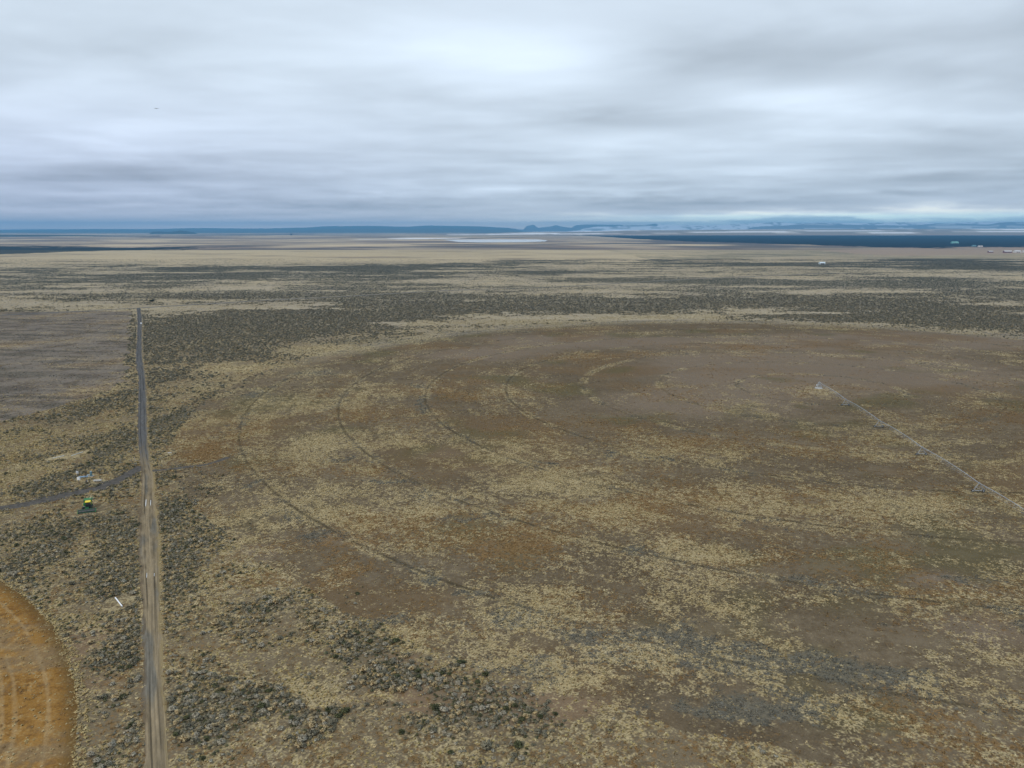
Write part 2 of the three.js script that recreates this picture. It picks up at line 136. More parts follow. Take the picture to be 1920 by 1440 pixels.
function roadX(z) { const r = PLACE.road; if (z > r[0][1]) return [r[0][0] + (z - r[0][1]) * 0.485, r[0][2]]; for (let i = 1; i < r.length; i++) if (z > r[i][1]) { const t = (z - r[i - 1][1]) / (r[i][1] - r[i - 1][1]); return [mix(r[i - 1][0], r[i][0], t), mix(r[i - 1][2], r[i][2], t)]; } return [1e6, 5]; }
function lineDist(l, x, z) { let best = 1e9; for (let i = 1; i < l.length; i++) { const [ax, az] = l[i - 1], [bx, bz] = l[i], ex = bx - ax, ez = bz - az, t = sat(((x - ax) * ex + (z - az) * ez) / (ex * ex + ez * ez)), dx = x - ax - ex * t, dz = z - az - ez * t, q = dx * dx + dz * dz; if (q < best) best = q; } return Math.sqrt(best); }
// what one finds at a point: cover shares in K, the colour of the ground itself in C
const K = { tan: 0, rust: 0, slate: 0, sage: 0, zone: '' }, C = new Float32Array(3);
const put3 = (r, g, b) => { C[0] = r; C[1] = g; C[2] = b; }, over = (r, g, b, t) => { C[0] += (r - C[0]) * t; C[1] += (g - C[1]) * t; C[2] += (b - C[2]) * t; };
const TAN = [0.47, 0.375, 0.195], RUST = [0.215, 0.132, 0.055], SLATE = [0.138, 0.126, 0.094], SAGE = [0.12, 0.12, 0.085];
const KEEP = [[...PLACE.at.combine, 7], [...PLACE.at.service, 3], [...PLACE.at.pump, 3], [...PLACE.at.motor, 3], [...PLACE.at.pipes, 3.5], [(PLACE.at.whiteA[0] + PLACE.at.whiteB[0]) / 2, (PLACE.at.whiteA[1] + PLACE.at.whiteB[1]) / 2, 4.5], [...PLACE.at.chip, 3], [...PLACE.at.pipeA0, 3], [...PLACE.at.pipeA1, 4], [...PLACE.at.pipeB0, 4], [...PLACE.at.pipeB1, 3]];
function cover(x, z, fine = 1) {
  const w1 = fbm(x / 9 + 50, z / 9, 3) - 0.5, w2 = fbm(x / 9, z / 9 + 80, 3) - 0.5;
  patches(x + w1 * 16, z + w2 * 16);
  const big = fbm(x / 48 + 4, z / 48, 4) - 0.5, mid = fbm(x / 9 + 300, z / 9 + 100, 4) - 0.5, small = fine ? fbm(x / 1.5, z / 1.5 + 500, 3) - 0.5 : 0, grain = fine ? vn(x * 2.7, z * 2.7) - 0.5 : 0;
  const h1 = fine ? sat(0.5 + 1.1 * small + 0.85 * grain) : 0.5, h2 = fine ? sat(0.5 - 0.9 * small + 0.75 * (vn(x * 1.9 + 70, z * 1.9 + 9) - 0.5)) : 0.5, soft = fine ? 0.24 : 0.5;
  const has = (share, hh) => sst(-soft, soft, share - hh);
  const rx = x - CX, rz = z - CZ, r = Math.hypot(rx, rz), d = -z;
  const [tanP, rustP, slateP, sageP, bareP] = lay;
  K.sage = 0;
  const sq = Math.hypot(x - SX, z - SZ);
  if (sq + w1 * 1.5 < SR) {                                    // stubble field in the corner
    K.zone = 'stubble';
    put3(0.255, 0.135, 0.036); over(0.165, 0.083, 0.024, sst(-0.1, 0.35, small + mid * 0.7 + grain * 0.5)); over(0.30, 0.165, 0.05, 0.6 * sst(0, 0.3, -small + grain * 0.6));
    for (const o of [6, 12.5, 15, 21, 23.5]) { const e = Math.abs(SR - sq - o - w2 * 0.8); over(0.34, 0.23, 0.11, 0.62 * sst(0.8, 0.1, e + small * 0.5) * sst(-0.5, 0.0, big + mid)); }
    const grey = fbm(x / 17 + 9.4, z / 8 + 71, 3) - 0.5; over(0.21, 0.16, 0.095, 0.6 * sst(0.03, 0.3, grey + small * 0.3)); over(0.095, 0.062, 0.025, 0.75 * sst(5, 0.5, SR - sq + small * 4));
    K.tan = 0.5 * has(0.14 + 0.3 * grey, h1); K.rust = 0.2 * has(0.3, h2); K.slate = 0; return;
  }
  if (r < RIM + w1 * 5) {                                      // the dry circle under the pivot
    K.zone = 'circle';
    const ang = Math.atan2(rz, rx), arc = fbs(r / 6 + 20, ang * r / 50, 3) - 0.5, streak = fbs(x / 34 + 7, z / 13 + 3, 4) - 0.5, south = sst(-640, -330, z), edge = sst(RIM - 60, RIM, r);
    const share = 0.02 + 0.14 * south + 0.13 * sst(230, 380, r) * (x < 120 ? 1 : 0.3) + 0.62 * tanP - 0.3 * bareP + 1.15 * big + 0.8 * mid + 0.5 * arc + 0.5 * streak;
    K.tan = has(Math.min(share, 0.95), h1);
    K.rust = has(0.0 + rustP * 0.62 + 1.0 * (fbm(x / 31 + 90, z / 31, 3) - 0.5) + 0.4 * mid + 0.12 * south, h2);
    K.slate = sst(0.3, 0.62, slateP * 0.8 + 0.6 * mid + 0.4 * big + 0.5 * small + 0.2 * grain + (z > -330 ? 0.06 : 0));
    K.sage = 0.25 * sageP * edge;
    put3(0.128, 0.098, 0.062); over(0.084, 0.063, 0.039, 0.85 * sst(-0.12, 0.3, mid * 0.6 + small * 0.5 + grain * 0.4 + streak * 0.5)); over(0.17, 0.134, 0.088, 0.8 * sst(0.02, 0.35, -mid * 0.5 - small * 0.5 - streak * 0.6)); over(0.188, 0.146, 0.106, 0.75 * sst(0.05, 0.4, bareP + mid * 0.3));
    over(0.14, 0.093, 0.048, 0.55 * sst(0.05, 0.22, fbm(x / 75 + 41, z / 60 + 19, 3) - 0.5)); over(0.092, 0.082, 0.036, 0.5 * sst(0.1, 0.3, fbm(x / 40 + 77, z / 40 + 12, 3) - 0.5));
    const k = Math.round(r / SPAN), e = Math.abs(r - k * SPAN + (w2 - w1) * 0.6);      // wheel tracks of the seven drive towers
    if (k >= 1 && k <= 7 && e < 6) {
      const worn = sst(0.35, 0.65, vn(ang * k * 9 + k * 13, k * 3.7)), rut = sst(1.5, 0.1, e + small * 1.2), beside = sst(4.5, 1.0, e);
      K.slate = Math.max(K.slate, beside * 0.75 * sst(0.45, 0.65, vn(ang * k * 6 + 40, k * 9.1)) * sst(0.6, 0.3, h2)); K.tan = Math.max(K.tan, beside * has(0.5 * sst(0.5, 0.6, vn(ang * k * 5 + 140, k * 5.3)), h1));
      const cut = rut * (0.5 + 0.35 * worn) * (k < 4 ? 0.55 : 1); over(0.06, 0.046, 0.026, cut); K.tan *= 1 - cut; K.rust *= 1 - cut; K.slate *= 1 - 0.6 * cut;
    }
    const band = sst(RIM - 45, RIM - 8, r) * sst(-560, -760, z);                       // pale weedy rim on the far side
    over(0.27, 0.235, 0.185, band * 0.6); K.slate = Math.max(K.slate, band * 0.5 * sst(-0.1, 0.15, arc + mid * 0.6)); K.tan = Math.max(K.tan, band * 0.7 * sst(0.02, 0.2, -arc + small));
  } else if (inFallow(x + w1 * 14 + small * 3, z + w2 * 14 + small * 3)) {
    K.zone = 'fallow';
    const a = fbs((x * 0.5 + z * 0.35) / 30 + 7, (z - x * 0.15) / 9, 4) - 0.5, c = fbs((x + z * 0.4) / 16 + 70, (z - x * 0.3) / 30, 4) - 0.5;
    put3(0.172, 0.146, 0.12); over(0.11, 0.09, 0.073, sst(-0.08, 0.22, a * 0.7 + c * 0.7 + mid * 0.5)); over(0.17, 0.115, 0.07, 0.5 * sst(0.08, 0.26, big)); over(0.225, 0.185, 0.14, 0.6 * sst(0.02, 0.25, -c + small * 0.8 + mid * 0.4)); over(0.08, 0.062, 0.046, 0.6 * sst(0.05, 0.25, mid + small * 0.6));
    { const q = Math.hypot(x + 640, z + 690), f = 0.5 + 0.5 * Math.sin(q * 1.1 + mid * 5); over(0.085, 0.068, 0.055, 0.35 * f * sst(-0.2, 0.15, mid + small)); }
    K.tan = 0.8 * has(0.1 - a * 0.9 + big * 0.8 + mid * 0.6, h1); K.rust = 0.35 * has(0.1 + big, h2); K.slate = 0.5 * sst(-0.05, 0.25, a + small * 0.4);
  } else if (d < 4200) {                                       // sagebrush steppe
    K.zone = 'steppe';
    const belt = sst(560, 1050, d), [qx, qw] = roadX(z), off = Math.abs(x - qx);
    const e2 = d > 800 ? fbs(x / 170 + 11, z / 60, 4) - 0.5 : 0, e3 = fbm(x / 28 + 70, z / 28 + 3, 3) - 0.5;
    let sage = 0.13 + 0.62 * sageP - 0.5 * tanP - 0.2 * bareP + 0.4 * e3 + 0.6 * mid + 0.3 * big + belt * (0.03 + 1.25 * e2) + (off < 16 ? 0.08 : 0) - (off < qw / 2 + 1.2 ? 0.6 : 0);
    if (d > 2350) sage -= 0.5 * sst(2350, 3000, d) * (x < 500 ? 1 : 0.25);
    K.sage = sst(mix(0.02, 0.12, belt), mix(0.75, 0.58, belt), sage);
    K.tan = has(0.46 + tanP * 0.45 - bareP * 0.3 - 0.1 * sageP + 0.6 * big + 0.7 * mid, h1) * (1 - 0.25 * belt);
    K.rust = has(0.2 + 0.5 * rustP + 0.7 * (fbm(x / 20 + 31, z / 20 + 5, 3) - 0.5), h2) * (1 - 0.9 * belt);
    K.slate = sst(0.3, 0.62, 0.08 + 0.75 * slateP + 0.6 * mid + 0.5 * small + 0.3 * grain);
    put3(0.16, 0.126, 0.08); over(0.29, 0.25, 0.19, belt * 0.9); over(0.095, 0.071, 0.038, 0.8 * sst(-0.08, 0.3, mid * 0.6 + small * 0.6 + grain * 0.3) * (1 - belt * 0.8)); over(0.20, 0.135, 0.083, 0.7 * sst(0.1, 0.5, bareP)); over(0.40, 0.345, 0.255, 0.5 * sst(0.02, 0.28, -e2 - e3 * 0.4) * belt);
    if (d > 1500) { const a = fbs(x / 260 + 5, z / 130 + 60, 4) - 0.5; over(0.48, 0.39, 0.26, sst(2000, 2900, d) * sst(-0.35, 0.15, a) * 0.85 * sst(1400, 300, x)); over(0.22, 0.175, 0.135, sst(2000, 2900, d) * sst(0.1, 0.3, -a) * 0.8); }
    if (inBrown(x, z)) { put3(0.285, 0.22, 0.17); K.tan *= 0.3; K.sage = 0; K.rust = 0; }
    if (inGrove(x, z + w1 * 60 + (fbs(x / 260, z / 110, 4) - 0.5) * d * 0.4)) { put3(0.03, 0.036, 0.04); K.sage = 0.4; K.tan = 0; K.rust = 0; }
  } else {                                                     // the far plain
    K.zone = 'plain'; K.tan = K.rust = K.slate = K.sage = 0;
    const a = fbs(x / 900 + 15, z / 620 + 33, 5) - 0.5, b = fbs(x / 2600 + 1, z / 1700 + 9, 4) - 0.5;
    put3(0.41, 0.335, 0.24); const l = fbs(x / 1500 + 70, z / 260 + 5, 4) - 0.5; over(0.23, 0.185, 0.15, sst(-0.02, 0.13, a)); over(0.52, 0.42, 0.28, sst(0.0, 0.16, -a)); over(0.13, 0.11, 0.10, sst(0.06, 0.14, l) * 0.75); over(0.20, 0.15, 0.125, sst(0.04, 0.16, fbs(x / 420 + 9, z / 150 + 40, 3) - 0.5) * 0.6); over(0.10, 0.095, 0.095, sst(0.09, 0.17, b + a * 0.4) * 0.8);
    if (inBrown(x, z)) put3(0.285, 0.22, 0.17);
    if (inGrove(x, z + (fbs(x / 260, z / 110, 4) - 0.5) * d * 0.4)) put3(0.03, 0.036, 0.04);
    if (inPan(x + b * 900, z + a * 900)) over(0.75, 0.74, 0.73, sst(-0.15, 0.1, a));
  }
  if (d > 3300 && inShadedSage(x, z + (fbs(x / 700, z / 400, 3) - 0.5) * d * 0.12 + (fbs(x / 60 + 9, z / 90, 3) - 0.5) * d * 0.13)) { const a = fbs(x / 160 + 5, z / 200, 3) - 0.5; put3(0.018, 0.026, 0.036); over(0.08, 0.08, 0.07, sst(0.1, 0.3, a) * 0.6 * sst(6500, 4200, d)); K.tan = K.rust = K.sage = 0; }  // dark sagebrush band, cloud shadow and haze blue painted into its colour
}
function groundColor(x, z, fine) {                  // the ground with its low litter
  cover(x, z, fine);
  const d = -z;
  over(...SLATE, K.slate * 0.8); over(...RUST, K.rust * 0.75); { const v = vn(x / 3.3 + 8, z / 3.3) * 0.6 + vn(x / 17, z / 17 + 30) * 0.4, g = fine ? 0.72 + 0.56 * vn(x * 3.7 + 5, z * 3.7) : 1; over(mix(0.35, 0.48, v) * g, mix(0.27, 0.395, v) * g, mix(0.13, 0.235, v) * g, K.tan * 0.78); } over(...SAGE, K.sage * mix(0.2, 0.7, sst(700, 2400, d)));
}

// ---------------------------------------------------------------- the ground: one sheet to the horizon, its pattern computed at the scale the distance asks for
const TILES = [];
function tile(x0, x1, zNear, zFar, nx, nz, fine) {
  const data = new Uint8Array(nx * nz * 4);
  const enc = (v) => { v = v <= 0.0031308 ? v * 12.92 : 1.055 * Math.pow(v, 1 / 2.4) - 0.055; return v <= 0 ? 0 : v >= 1 ? 255 : (v * 255 + 0.5) | 0; };
  for (let j = 0; j < nz; j++) for (let i = 0; i < nx; i++) {
    const x = mix(x0, x1, (i + 0.5) / nx), z = mix(zNear, zFar, (j + 0.5) / nz), o = (j * nx + i) * 4;
    if (Math.abs(x) > 0.84 * (-z) + 60) { data[o] = 138; data[o + 1] = 124; data[o + 2] = 97; data[o + 3] = 255; continue; }      // beyond what is surveyed
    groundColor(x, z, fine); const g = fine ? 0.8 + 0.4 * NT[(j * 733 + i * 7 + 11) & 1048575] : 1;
    data[o] = enc(C[0] * g); data[o + 1] = enc(C[1] * g); data[o + 2] = enc(C[2] * g); data[o + 3] = 255;
  }
  const t = new THREE.DataTexture(data, nx, nz); t.colorSpace = THREE.SRGBColorSpace; t.magFilter = t.minFilter = THREE.LinearFilter; t.needsUpdate = true;
  TILES.push({ x0, x1, z0: zFar, z1: zNear, mat: matte(1, 1, 1, { map: t, name: 'ground_cover' }) });
}
const DETAIL = 1;
for (const s of [-1, 1]) {
  const X = (w) => (s < 0 ? [-w, 0] : [0, w]), n = (v) => Math.round(v * DETAIL);
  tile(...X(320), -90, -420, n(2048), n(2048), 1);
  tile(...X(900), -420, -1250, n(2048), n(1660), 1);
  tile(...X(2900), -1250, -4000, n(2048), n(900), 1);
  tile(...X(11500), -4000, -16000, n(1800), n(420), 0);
  tile(...X(45000), -16000, -46000, n(1024), n(200), 0);
}
const plainMat = matte(0.25, 0.205, 0.135);
const tileAt = (x, z) => TILES.findIndex((t) => x > t.x0 && x < t.x1 && z > t.z0 && z < t.z1);
function cells(rings, y) {                          // [material number or -1, triangles as points] -> one geometry in groups, uv laid flat over each tile
  const pos = [], nor = [], uv = [], mats = [], geo = new THREE.BufferGeometry();
  for (const [n, tris] of rings) {
    const start = pos.length / 3, t = TILES[n];
    for (const [x, z] of tris) { pos.push(x, y, z); nor.push(0, 1, 0); uv.push(...(t ? [(x - t.x0) / (t.x1 - t.x0), (t.z1 - z) / (t.z1 - t.z0)] : [x / 50, z / 50])); }
    geo.addGroup(start, pos.length / 3 - start, mats.length); mats.push(t ? t.mat : plainMat);
  }
  geo.setAttribute('position', new THREE.Float32BufferAttribute(pos, 3)); geo.setAttribute('normal', new THREE.Float32BufferAttribute(nor, 3)); geo.setAttribute('uv', new THREE.Float32BufferAttribute(uv, 2));
  return new THREE.Mesh(geo, mats);
}
{
  const xs = [-45000, -11500, -2900, -900, -320, 0, 320, 900, 2900, 11500, 45000], zs = [9000, -90, -420, -1250, -4000, -16000, -46000], by = new Map();
  for (let j = 1; j < zs.length; j++) for (let i = 1; i < xs.length; i++) {
    const a = xs[i - 1], b = xs[i], n = zs[j - 1], f = zs[j], k = tileAt((a + b) / 2, (n + f) / 2);
    if (!by.has(k)) by.set(k, []); by.get(k).push([a, n], [b, n], [b, f], [a, n], [b, f], [a, f]);
  }
  tag(top(cells([...by], 0), 'ground'), 'brown and tan steppe ground running out to the horizon', 'ground', null, 'structure');
}
function clip(poly, t) {
  const cut = (p, inn, at) => { const o = []; for (let i = 0; i < p.length; i++) { const a = p[i], b = p[(i + 1) % p.length], ia = inn(a), ib = inn(b); if (ia) o.push(a); if (ia !== ib) o.push(at(a, b)); } return o; };
  const vx = (X) => (a, b) => { const k = (X - a[0]) / (b[0] - a[0]); return [X, a[1] + (b[1] - a[1]) * k]; }, vz = (Z) => (a, b) => { const k = (Z - a[1]) / (b[1] - a[1]); return [a[0] + (b[0] - a[0]) * k, Z]; };
  let p = cut(poly, (q) => q[0] >= t.x0, vx(t.x0)); p = cut(p, (q) => q[0] <= t.x1, vx(t.x1)); p = cut(p, (q) => q[1] >= t.z0, vz(t.z0)); return cut(p, (q) => q[1] <= t.z1, vz(t.z1));
}
function sheet(name, poly, y, label, m) {           // a field lying on the ground
  const rings = [];
  TILES.forEach((t, n) => {
    const p = clip(poly, t); if (p.length < 3) return;
    const v = p.map((q) => new THREE.Vector2(q[0], -q[1])), tri = THREE.ShapeUtils.triangulateShape(v, []);
    rings.push([n, tri.flat().map((i) => p[i])]);
  });
  return tag(top(cells(rings, y), name), label, 'field', null, 'structure');
}
const circle = (x, z, r, n, wob) => Array.from({ length: n }, (_, i) => { const a = (i / n) * 2 * Math.PI, q = r + (fbm(Math.cos(a) * 9 + 20, Math.sin(a) * 9 + 20, 3) - 0.5) * wob; return [x + Math.cos(a) * q, z + Math.sin(a) * q]; });
sheet('irrigated_field', circle(CX, CZ, RIM, 220, 6), 0.012, 'brown circular field with ring tracks under the pivot sprinkler');
sheet('stubble_field', circle(SX, SZ, SR, 180, 1), 0.012, 'orange stubble field with pale curved tracks in the corner');
sheet('fallow_field', PLACE.fallow, 0.012, 'grey fallow field west of the dirt road');

// ---------------------------------------------------------------- roads
function grainTex(w, h, f) {
  const d = new Uint8Array(w * h * 4); for (let j = 0; j < h; j++) for (let i = 0; i < w; i++) { const c = f(i / w, j / h), o = (j * w + i) * 4; for (let k = 0; k < 3; k++) d[o + k] = Math.max(0, Math.min(255, 255 * Math.pow(Math.max(0, c[k]), 1 / 2.2))); d[o + 3] = 255; }
  const t = new THREE.DataTexture(d, w, h); t.colorSpace = THREE.SRGBColorSpace; t.wrapS = t.wrapT = THREE.RepeatWrapping; t.magFilter = t.minFilter = THREE.LinearFilter; t.needsUpdate = true; return t;
}
function ribbon(pts, width, y, wob, len, cross = [[-1, 0], [1, 0]]) {            // pts [x, z, width?]; cross: [share of half width, height]
  const fine = []; const c = new THREE.CatmullRomCurve3(pts.map((p) => V(p[0], p[2] ?? width, p[1])), false, 'centripetal'), n = Math.ceil(c.getLength() / len);
  const pos = [], uv = [], idx = [], m = cross.length; let run = 0;
  for (let i = 0; i <= n; i++) {
    const p = c.getPoint(i / n), q = c.getTangent(i / n), l = Math.hypot(q.x, q.z), nx = -q.z / l, nz = q.x / l; if (i) run += Math.hypot(p.x - fine[0], p.z - fine[1]); fine[0] = p.x; fine[1] = p.z;
    cross.forEach(([s, h], k) => { const e = Math.abs(s) > 0.9 ? (vn(run / 5 + k * 50, k * 7) - 0.5) * wob : 0, u = s * p.y / 2 + Math.sign(s) * e; pos.push(p.x - nx * u, y + h, p.z - nz * u); uv.push(0.5 + s / 2, run / 40); });
    if (i) for (let k = 1; k < m; k++) { const a = (i - 1) * m + k - 1, b = i * m + k - 1; idx.push(a, a + 1, b, b, a + 1, b + 1); }
  }
  const g = new THREE.BufferGeometry(); g.setAttribute('position', new THREE.Float32BufferAttribute(pos, 3)); g.setAttribute('uv', new THREE.Float32BufferAttribute(uv, 2)); g.setIndex(idx); g.computeVertexNormals(); return g;
}
{
  const all = [[-24, -40, 4.8], [-51, -95, 4.8], ...PLACE.road.map(([x, z, w]) => [x, z, w * 1.04])], LONG = 1170;
  const road = grainTex(256, 2048, (u, v) => {                                   // brown dirt near by, dark gravel from the track mouth on
    const m = v * LONG, w = (fbm(m / 30, 3, 3) - 0.5) * 0.05, lines = fbs((u + w) * 24, m / 26, 4), n = fbs(u * 7, m / 4, 4), f = NT[((v * 2048) | 0) * 256 + ((u * 256) | 0) & 1048575], wet = sst(0.47, 0.62, fbs(m / 40 + 3, u * 1.4, 3)), e = Math.min(u, 1 - u);
    const rut = Math.max(sst(0.06, 0.015, Math.abs(u + w - 0.31)), sst(0.06, 0.015, Math.abs(u + w - 0.7))) * sst(0.3, 0.6, fbm(m / 22 + 50, u > 0.5 ? 3 : 9, 3));
    const k = (0.80 + 0.8 * (lines - 0.5) + 0.5 * (n - 0.5) + 0.3 * (f - 0.5)) * (1 - 0.55 * rut), grav = sst(325, 395, m + (lines - 0.5) * 90 + (n - 0.5) * 60);
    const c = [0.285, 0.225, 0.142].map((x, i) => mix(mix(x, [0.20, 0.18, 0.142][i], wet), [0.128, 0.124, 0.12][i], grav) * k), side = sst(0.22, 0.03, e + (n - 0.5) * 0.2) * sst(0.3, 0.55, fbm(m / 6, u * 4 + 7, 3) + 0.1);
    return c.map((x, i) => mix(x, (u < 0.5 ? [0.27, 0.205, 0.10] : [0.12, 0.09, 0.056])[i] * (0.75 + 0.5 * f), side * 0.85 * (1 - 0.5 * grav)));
  });
  road.wrapT = THREE.ClampToEdgeWrapping; road.wrapS = THREE.ClampToEdgeWrapping;
  const profile = [[-1, -0.03], [-0.86, 0.02], [-0.55, 0.06], [-0.4, 0.015], [-0.2, 0.07], [0, 0.09], [0.2, 0.07], [0.4, 0.015], [0.55, 0.06], [0.86, 0.02], [1, -0.03]];
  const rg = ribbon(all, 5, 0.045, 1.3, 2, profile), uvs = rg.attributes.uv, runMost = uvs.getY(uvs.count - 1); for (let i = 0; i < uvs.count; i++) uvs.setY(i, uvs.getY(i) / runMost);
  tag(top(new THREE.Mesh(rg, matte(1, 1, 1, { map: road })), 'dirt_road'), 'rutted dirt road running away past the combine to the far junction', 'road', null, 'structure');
  const tm = matte(1, 1, 1, { map: grainTex(64, 512, (u, v) => { const n = fbs(u * 6, v * 40, 4), f = vn(u * 50, v * 160), k = 0.75 + 0.7 * (n - 0.5) + 0.3 * (f - 0.5); return [0.125 * k, 0.113 * k, 0.10 * k]; }) });
  const soft = [[-1, -0.02], [-0.5, 0.015], [0, 0.03], [0.5, 0.015], [1, -0.02]];
  tag(top(new THREE.Mesh(ribbon(PLACE.track, 8, 0.03, 4.5, 2, soft), tm), 'farm_track'), 'dark dirt farm track curving in past the pump site', 'track', null, 'structure');
  tag(top(new THREE.Mesh(ribbon(PLACE.spur, 3.2, 0.028, 1.6, 2, soft), tm), 'farm_track'), 'short faint track leaving the road toward the circle', 'track', null, 'structure');
  const cm = matte(0.12, 0.115, 0.108);
  tag(top(new THREE.Mesh(ribbon(PLACE.crossroad, 10, 0.06, 1.5, 10, soft), cm), 'cross_road'), 'thin cross road beyond the fields at the junction', 'road', null, 'structure');
}

// ---------------------------------------------------------------- far water, hills and mountains
{
  const s = new THREE.Shape(PLACE.lake.map(([x, z]) => new THREE.Vector2(x, -z))), g = new THREE.ShapeGeometry(s).rotateX(-Math.PI / 2).translate(0, 0.3, 0);
  tag(top(new THREE.Mesh(g, mat(0.5, 0.5, 0.49, 0.25, 0)), 'lake'), 'lake on the far plain with pale sky reflection put into its colour', 'lake', null, 'structure');  // pale base colour stands in for the sky reflected on the water
}
function ridge(name, crest, dist, front, back, m, label, rough = 0.15, colour) {
  const nx = 240, nt = 14, pos = [], col = [], idx = [], x0 = crest[0][0], x1 = crest.at(-1)[0];
  const h = (x) => { for (let i = 1; i < crest.length; i++) if (x <= crest[i][0]) { const t = (x - crest[i - 1][0]) / (crest[i][0] - crest[i - 1][0]); return mix(crest[i - 1][1], crest[i][1], t * t * (3 - 2 * t)); } return crest.at(-1)[1]; };
  const wave = (x1 - x0) / 60;
  for (let i = 0; i <= nx; i++) for (let j = 0; j <= nt; j++) {
    const t = j / nt * 2 - 1, u = i / nx, x = mix(x0, x1, u), ends = sst(0, 0.04, u) * sst(1, 0.96, u), z = -dist - (t < 0 ? t * front : t * back), k = 1 - Math.pow(Math.abs(t), 1.3), n = fbm(x / wave, z / wave, 4) - 0.5;
    const y = Math.max(0, h(x)) * k * ends * (1 + rough * n * (1.2 - k)) - (k < 0.001 ? 20 : 0); pos.push(x * (z / -dist), y, z); if (colour) col.push(...colour(x, y, z, k, n));
    if (i && j) { const a = (i - 1) * (nt + 1) + j - 1, b = a + nt + 1; idx.push(a, a + 1, b, b, a + 1, b + 1); }
  }
  const g = new THREE.BufferGeometry(); g.setAttribute('position', new THREE.Float32BufferAttribute(pos, 3)); if (colour) g.setAttribute('color', new THREE.Float32BufferAttribute(col, 3)); g.setIndex(idx); g.computeVertexNormals();
  return tag(top(new THREE.Mesh(g, m), name), label, /^mountain/.test(name) ? 'mountain' : 'hill', null, 'structure');
}
{
  const R = PLACE.ridges, scrub = matte(0.09, 0.095, 0.08), painted = matte(1, 1, 1, { vertexColors: true });
  ridge('hill', R.west, 38000, 14000, 4000, scrub, 'long low blue ridge along the western horizon');
  ridge('hill', R.front, 13000, 700, 900, matte(0.06, 0.068, 0.06), 'low dark rise under the western ridge');
  ridge('butte', R.butte, 19000, 600, 600, matte(0.045, 0.055, 0.048), 'flat topped dark butte standing before the western ridge');
  ridge('mountain', R.table, 40000, 2600, 1500, matte(0.15, 0.14, 0.12), 'blue table mountains with small peaks at mid horizon');
  ridge('mountain_range', R.snow, 40000, 3000, 3000, painted, 'pale snowy range faint along the eastern horizon', 0.5, (x, y, z, k, n) => (n > -0.06 ? [0.8, 0.82, 0.85] : [0.3, 0.28, 0.25]));
  ridge('mountain', R.east, 36000, 5000, 1500, painted, 'long mauve upland with pale streaks at the eastern horizon', 0.2, (x, y, z, k, n) => (fbs(x / 1800, k * 9 + 3, 3) > 0.56 ? [0.6, 0.58, 0.54] : [0.2, 0.175, 0.15]));
  const up = [[-1700, 4], [1200, 50], [3500, 90], [7500, 112], [13000, 124], [19000, 130], [27000, 134], [38000, 136]];
  ridge('hill', up, 20500, 6500, 2500, painted, 'gently rising pale flats with white streaks at the eastern horizon', 0.05, (x, y, z, k) => { const s = fbs(x / 3200 + 4, k * 8 + 9, 4); return s > 0.6 ? [0.86, 0.85, 0.83] : s > 0.54 ? [0.5, 0.45, 0.39] : [0.26, 0.21, 0.165]; });
}
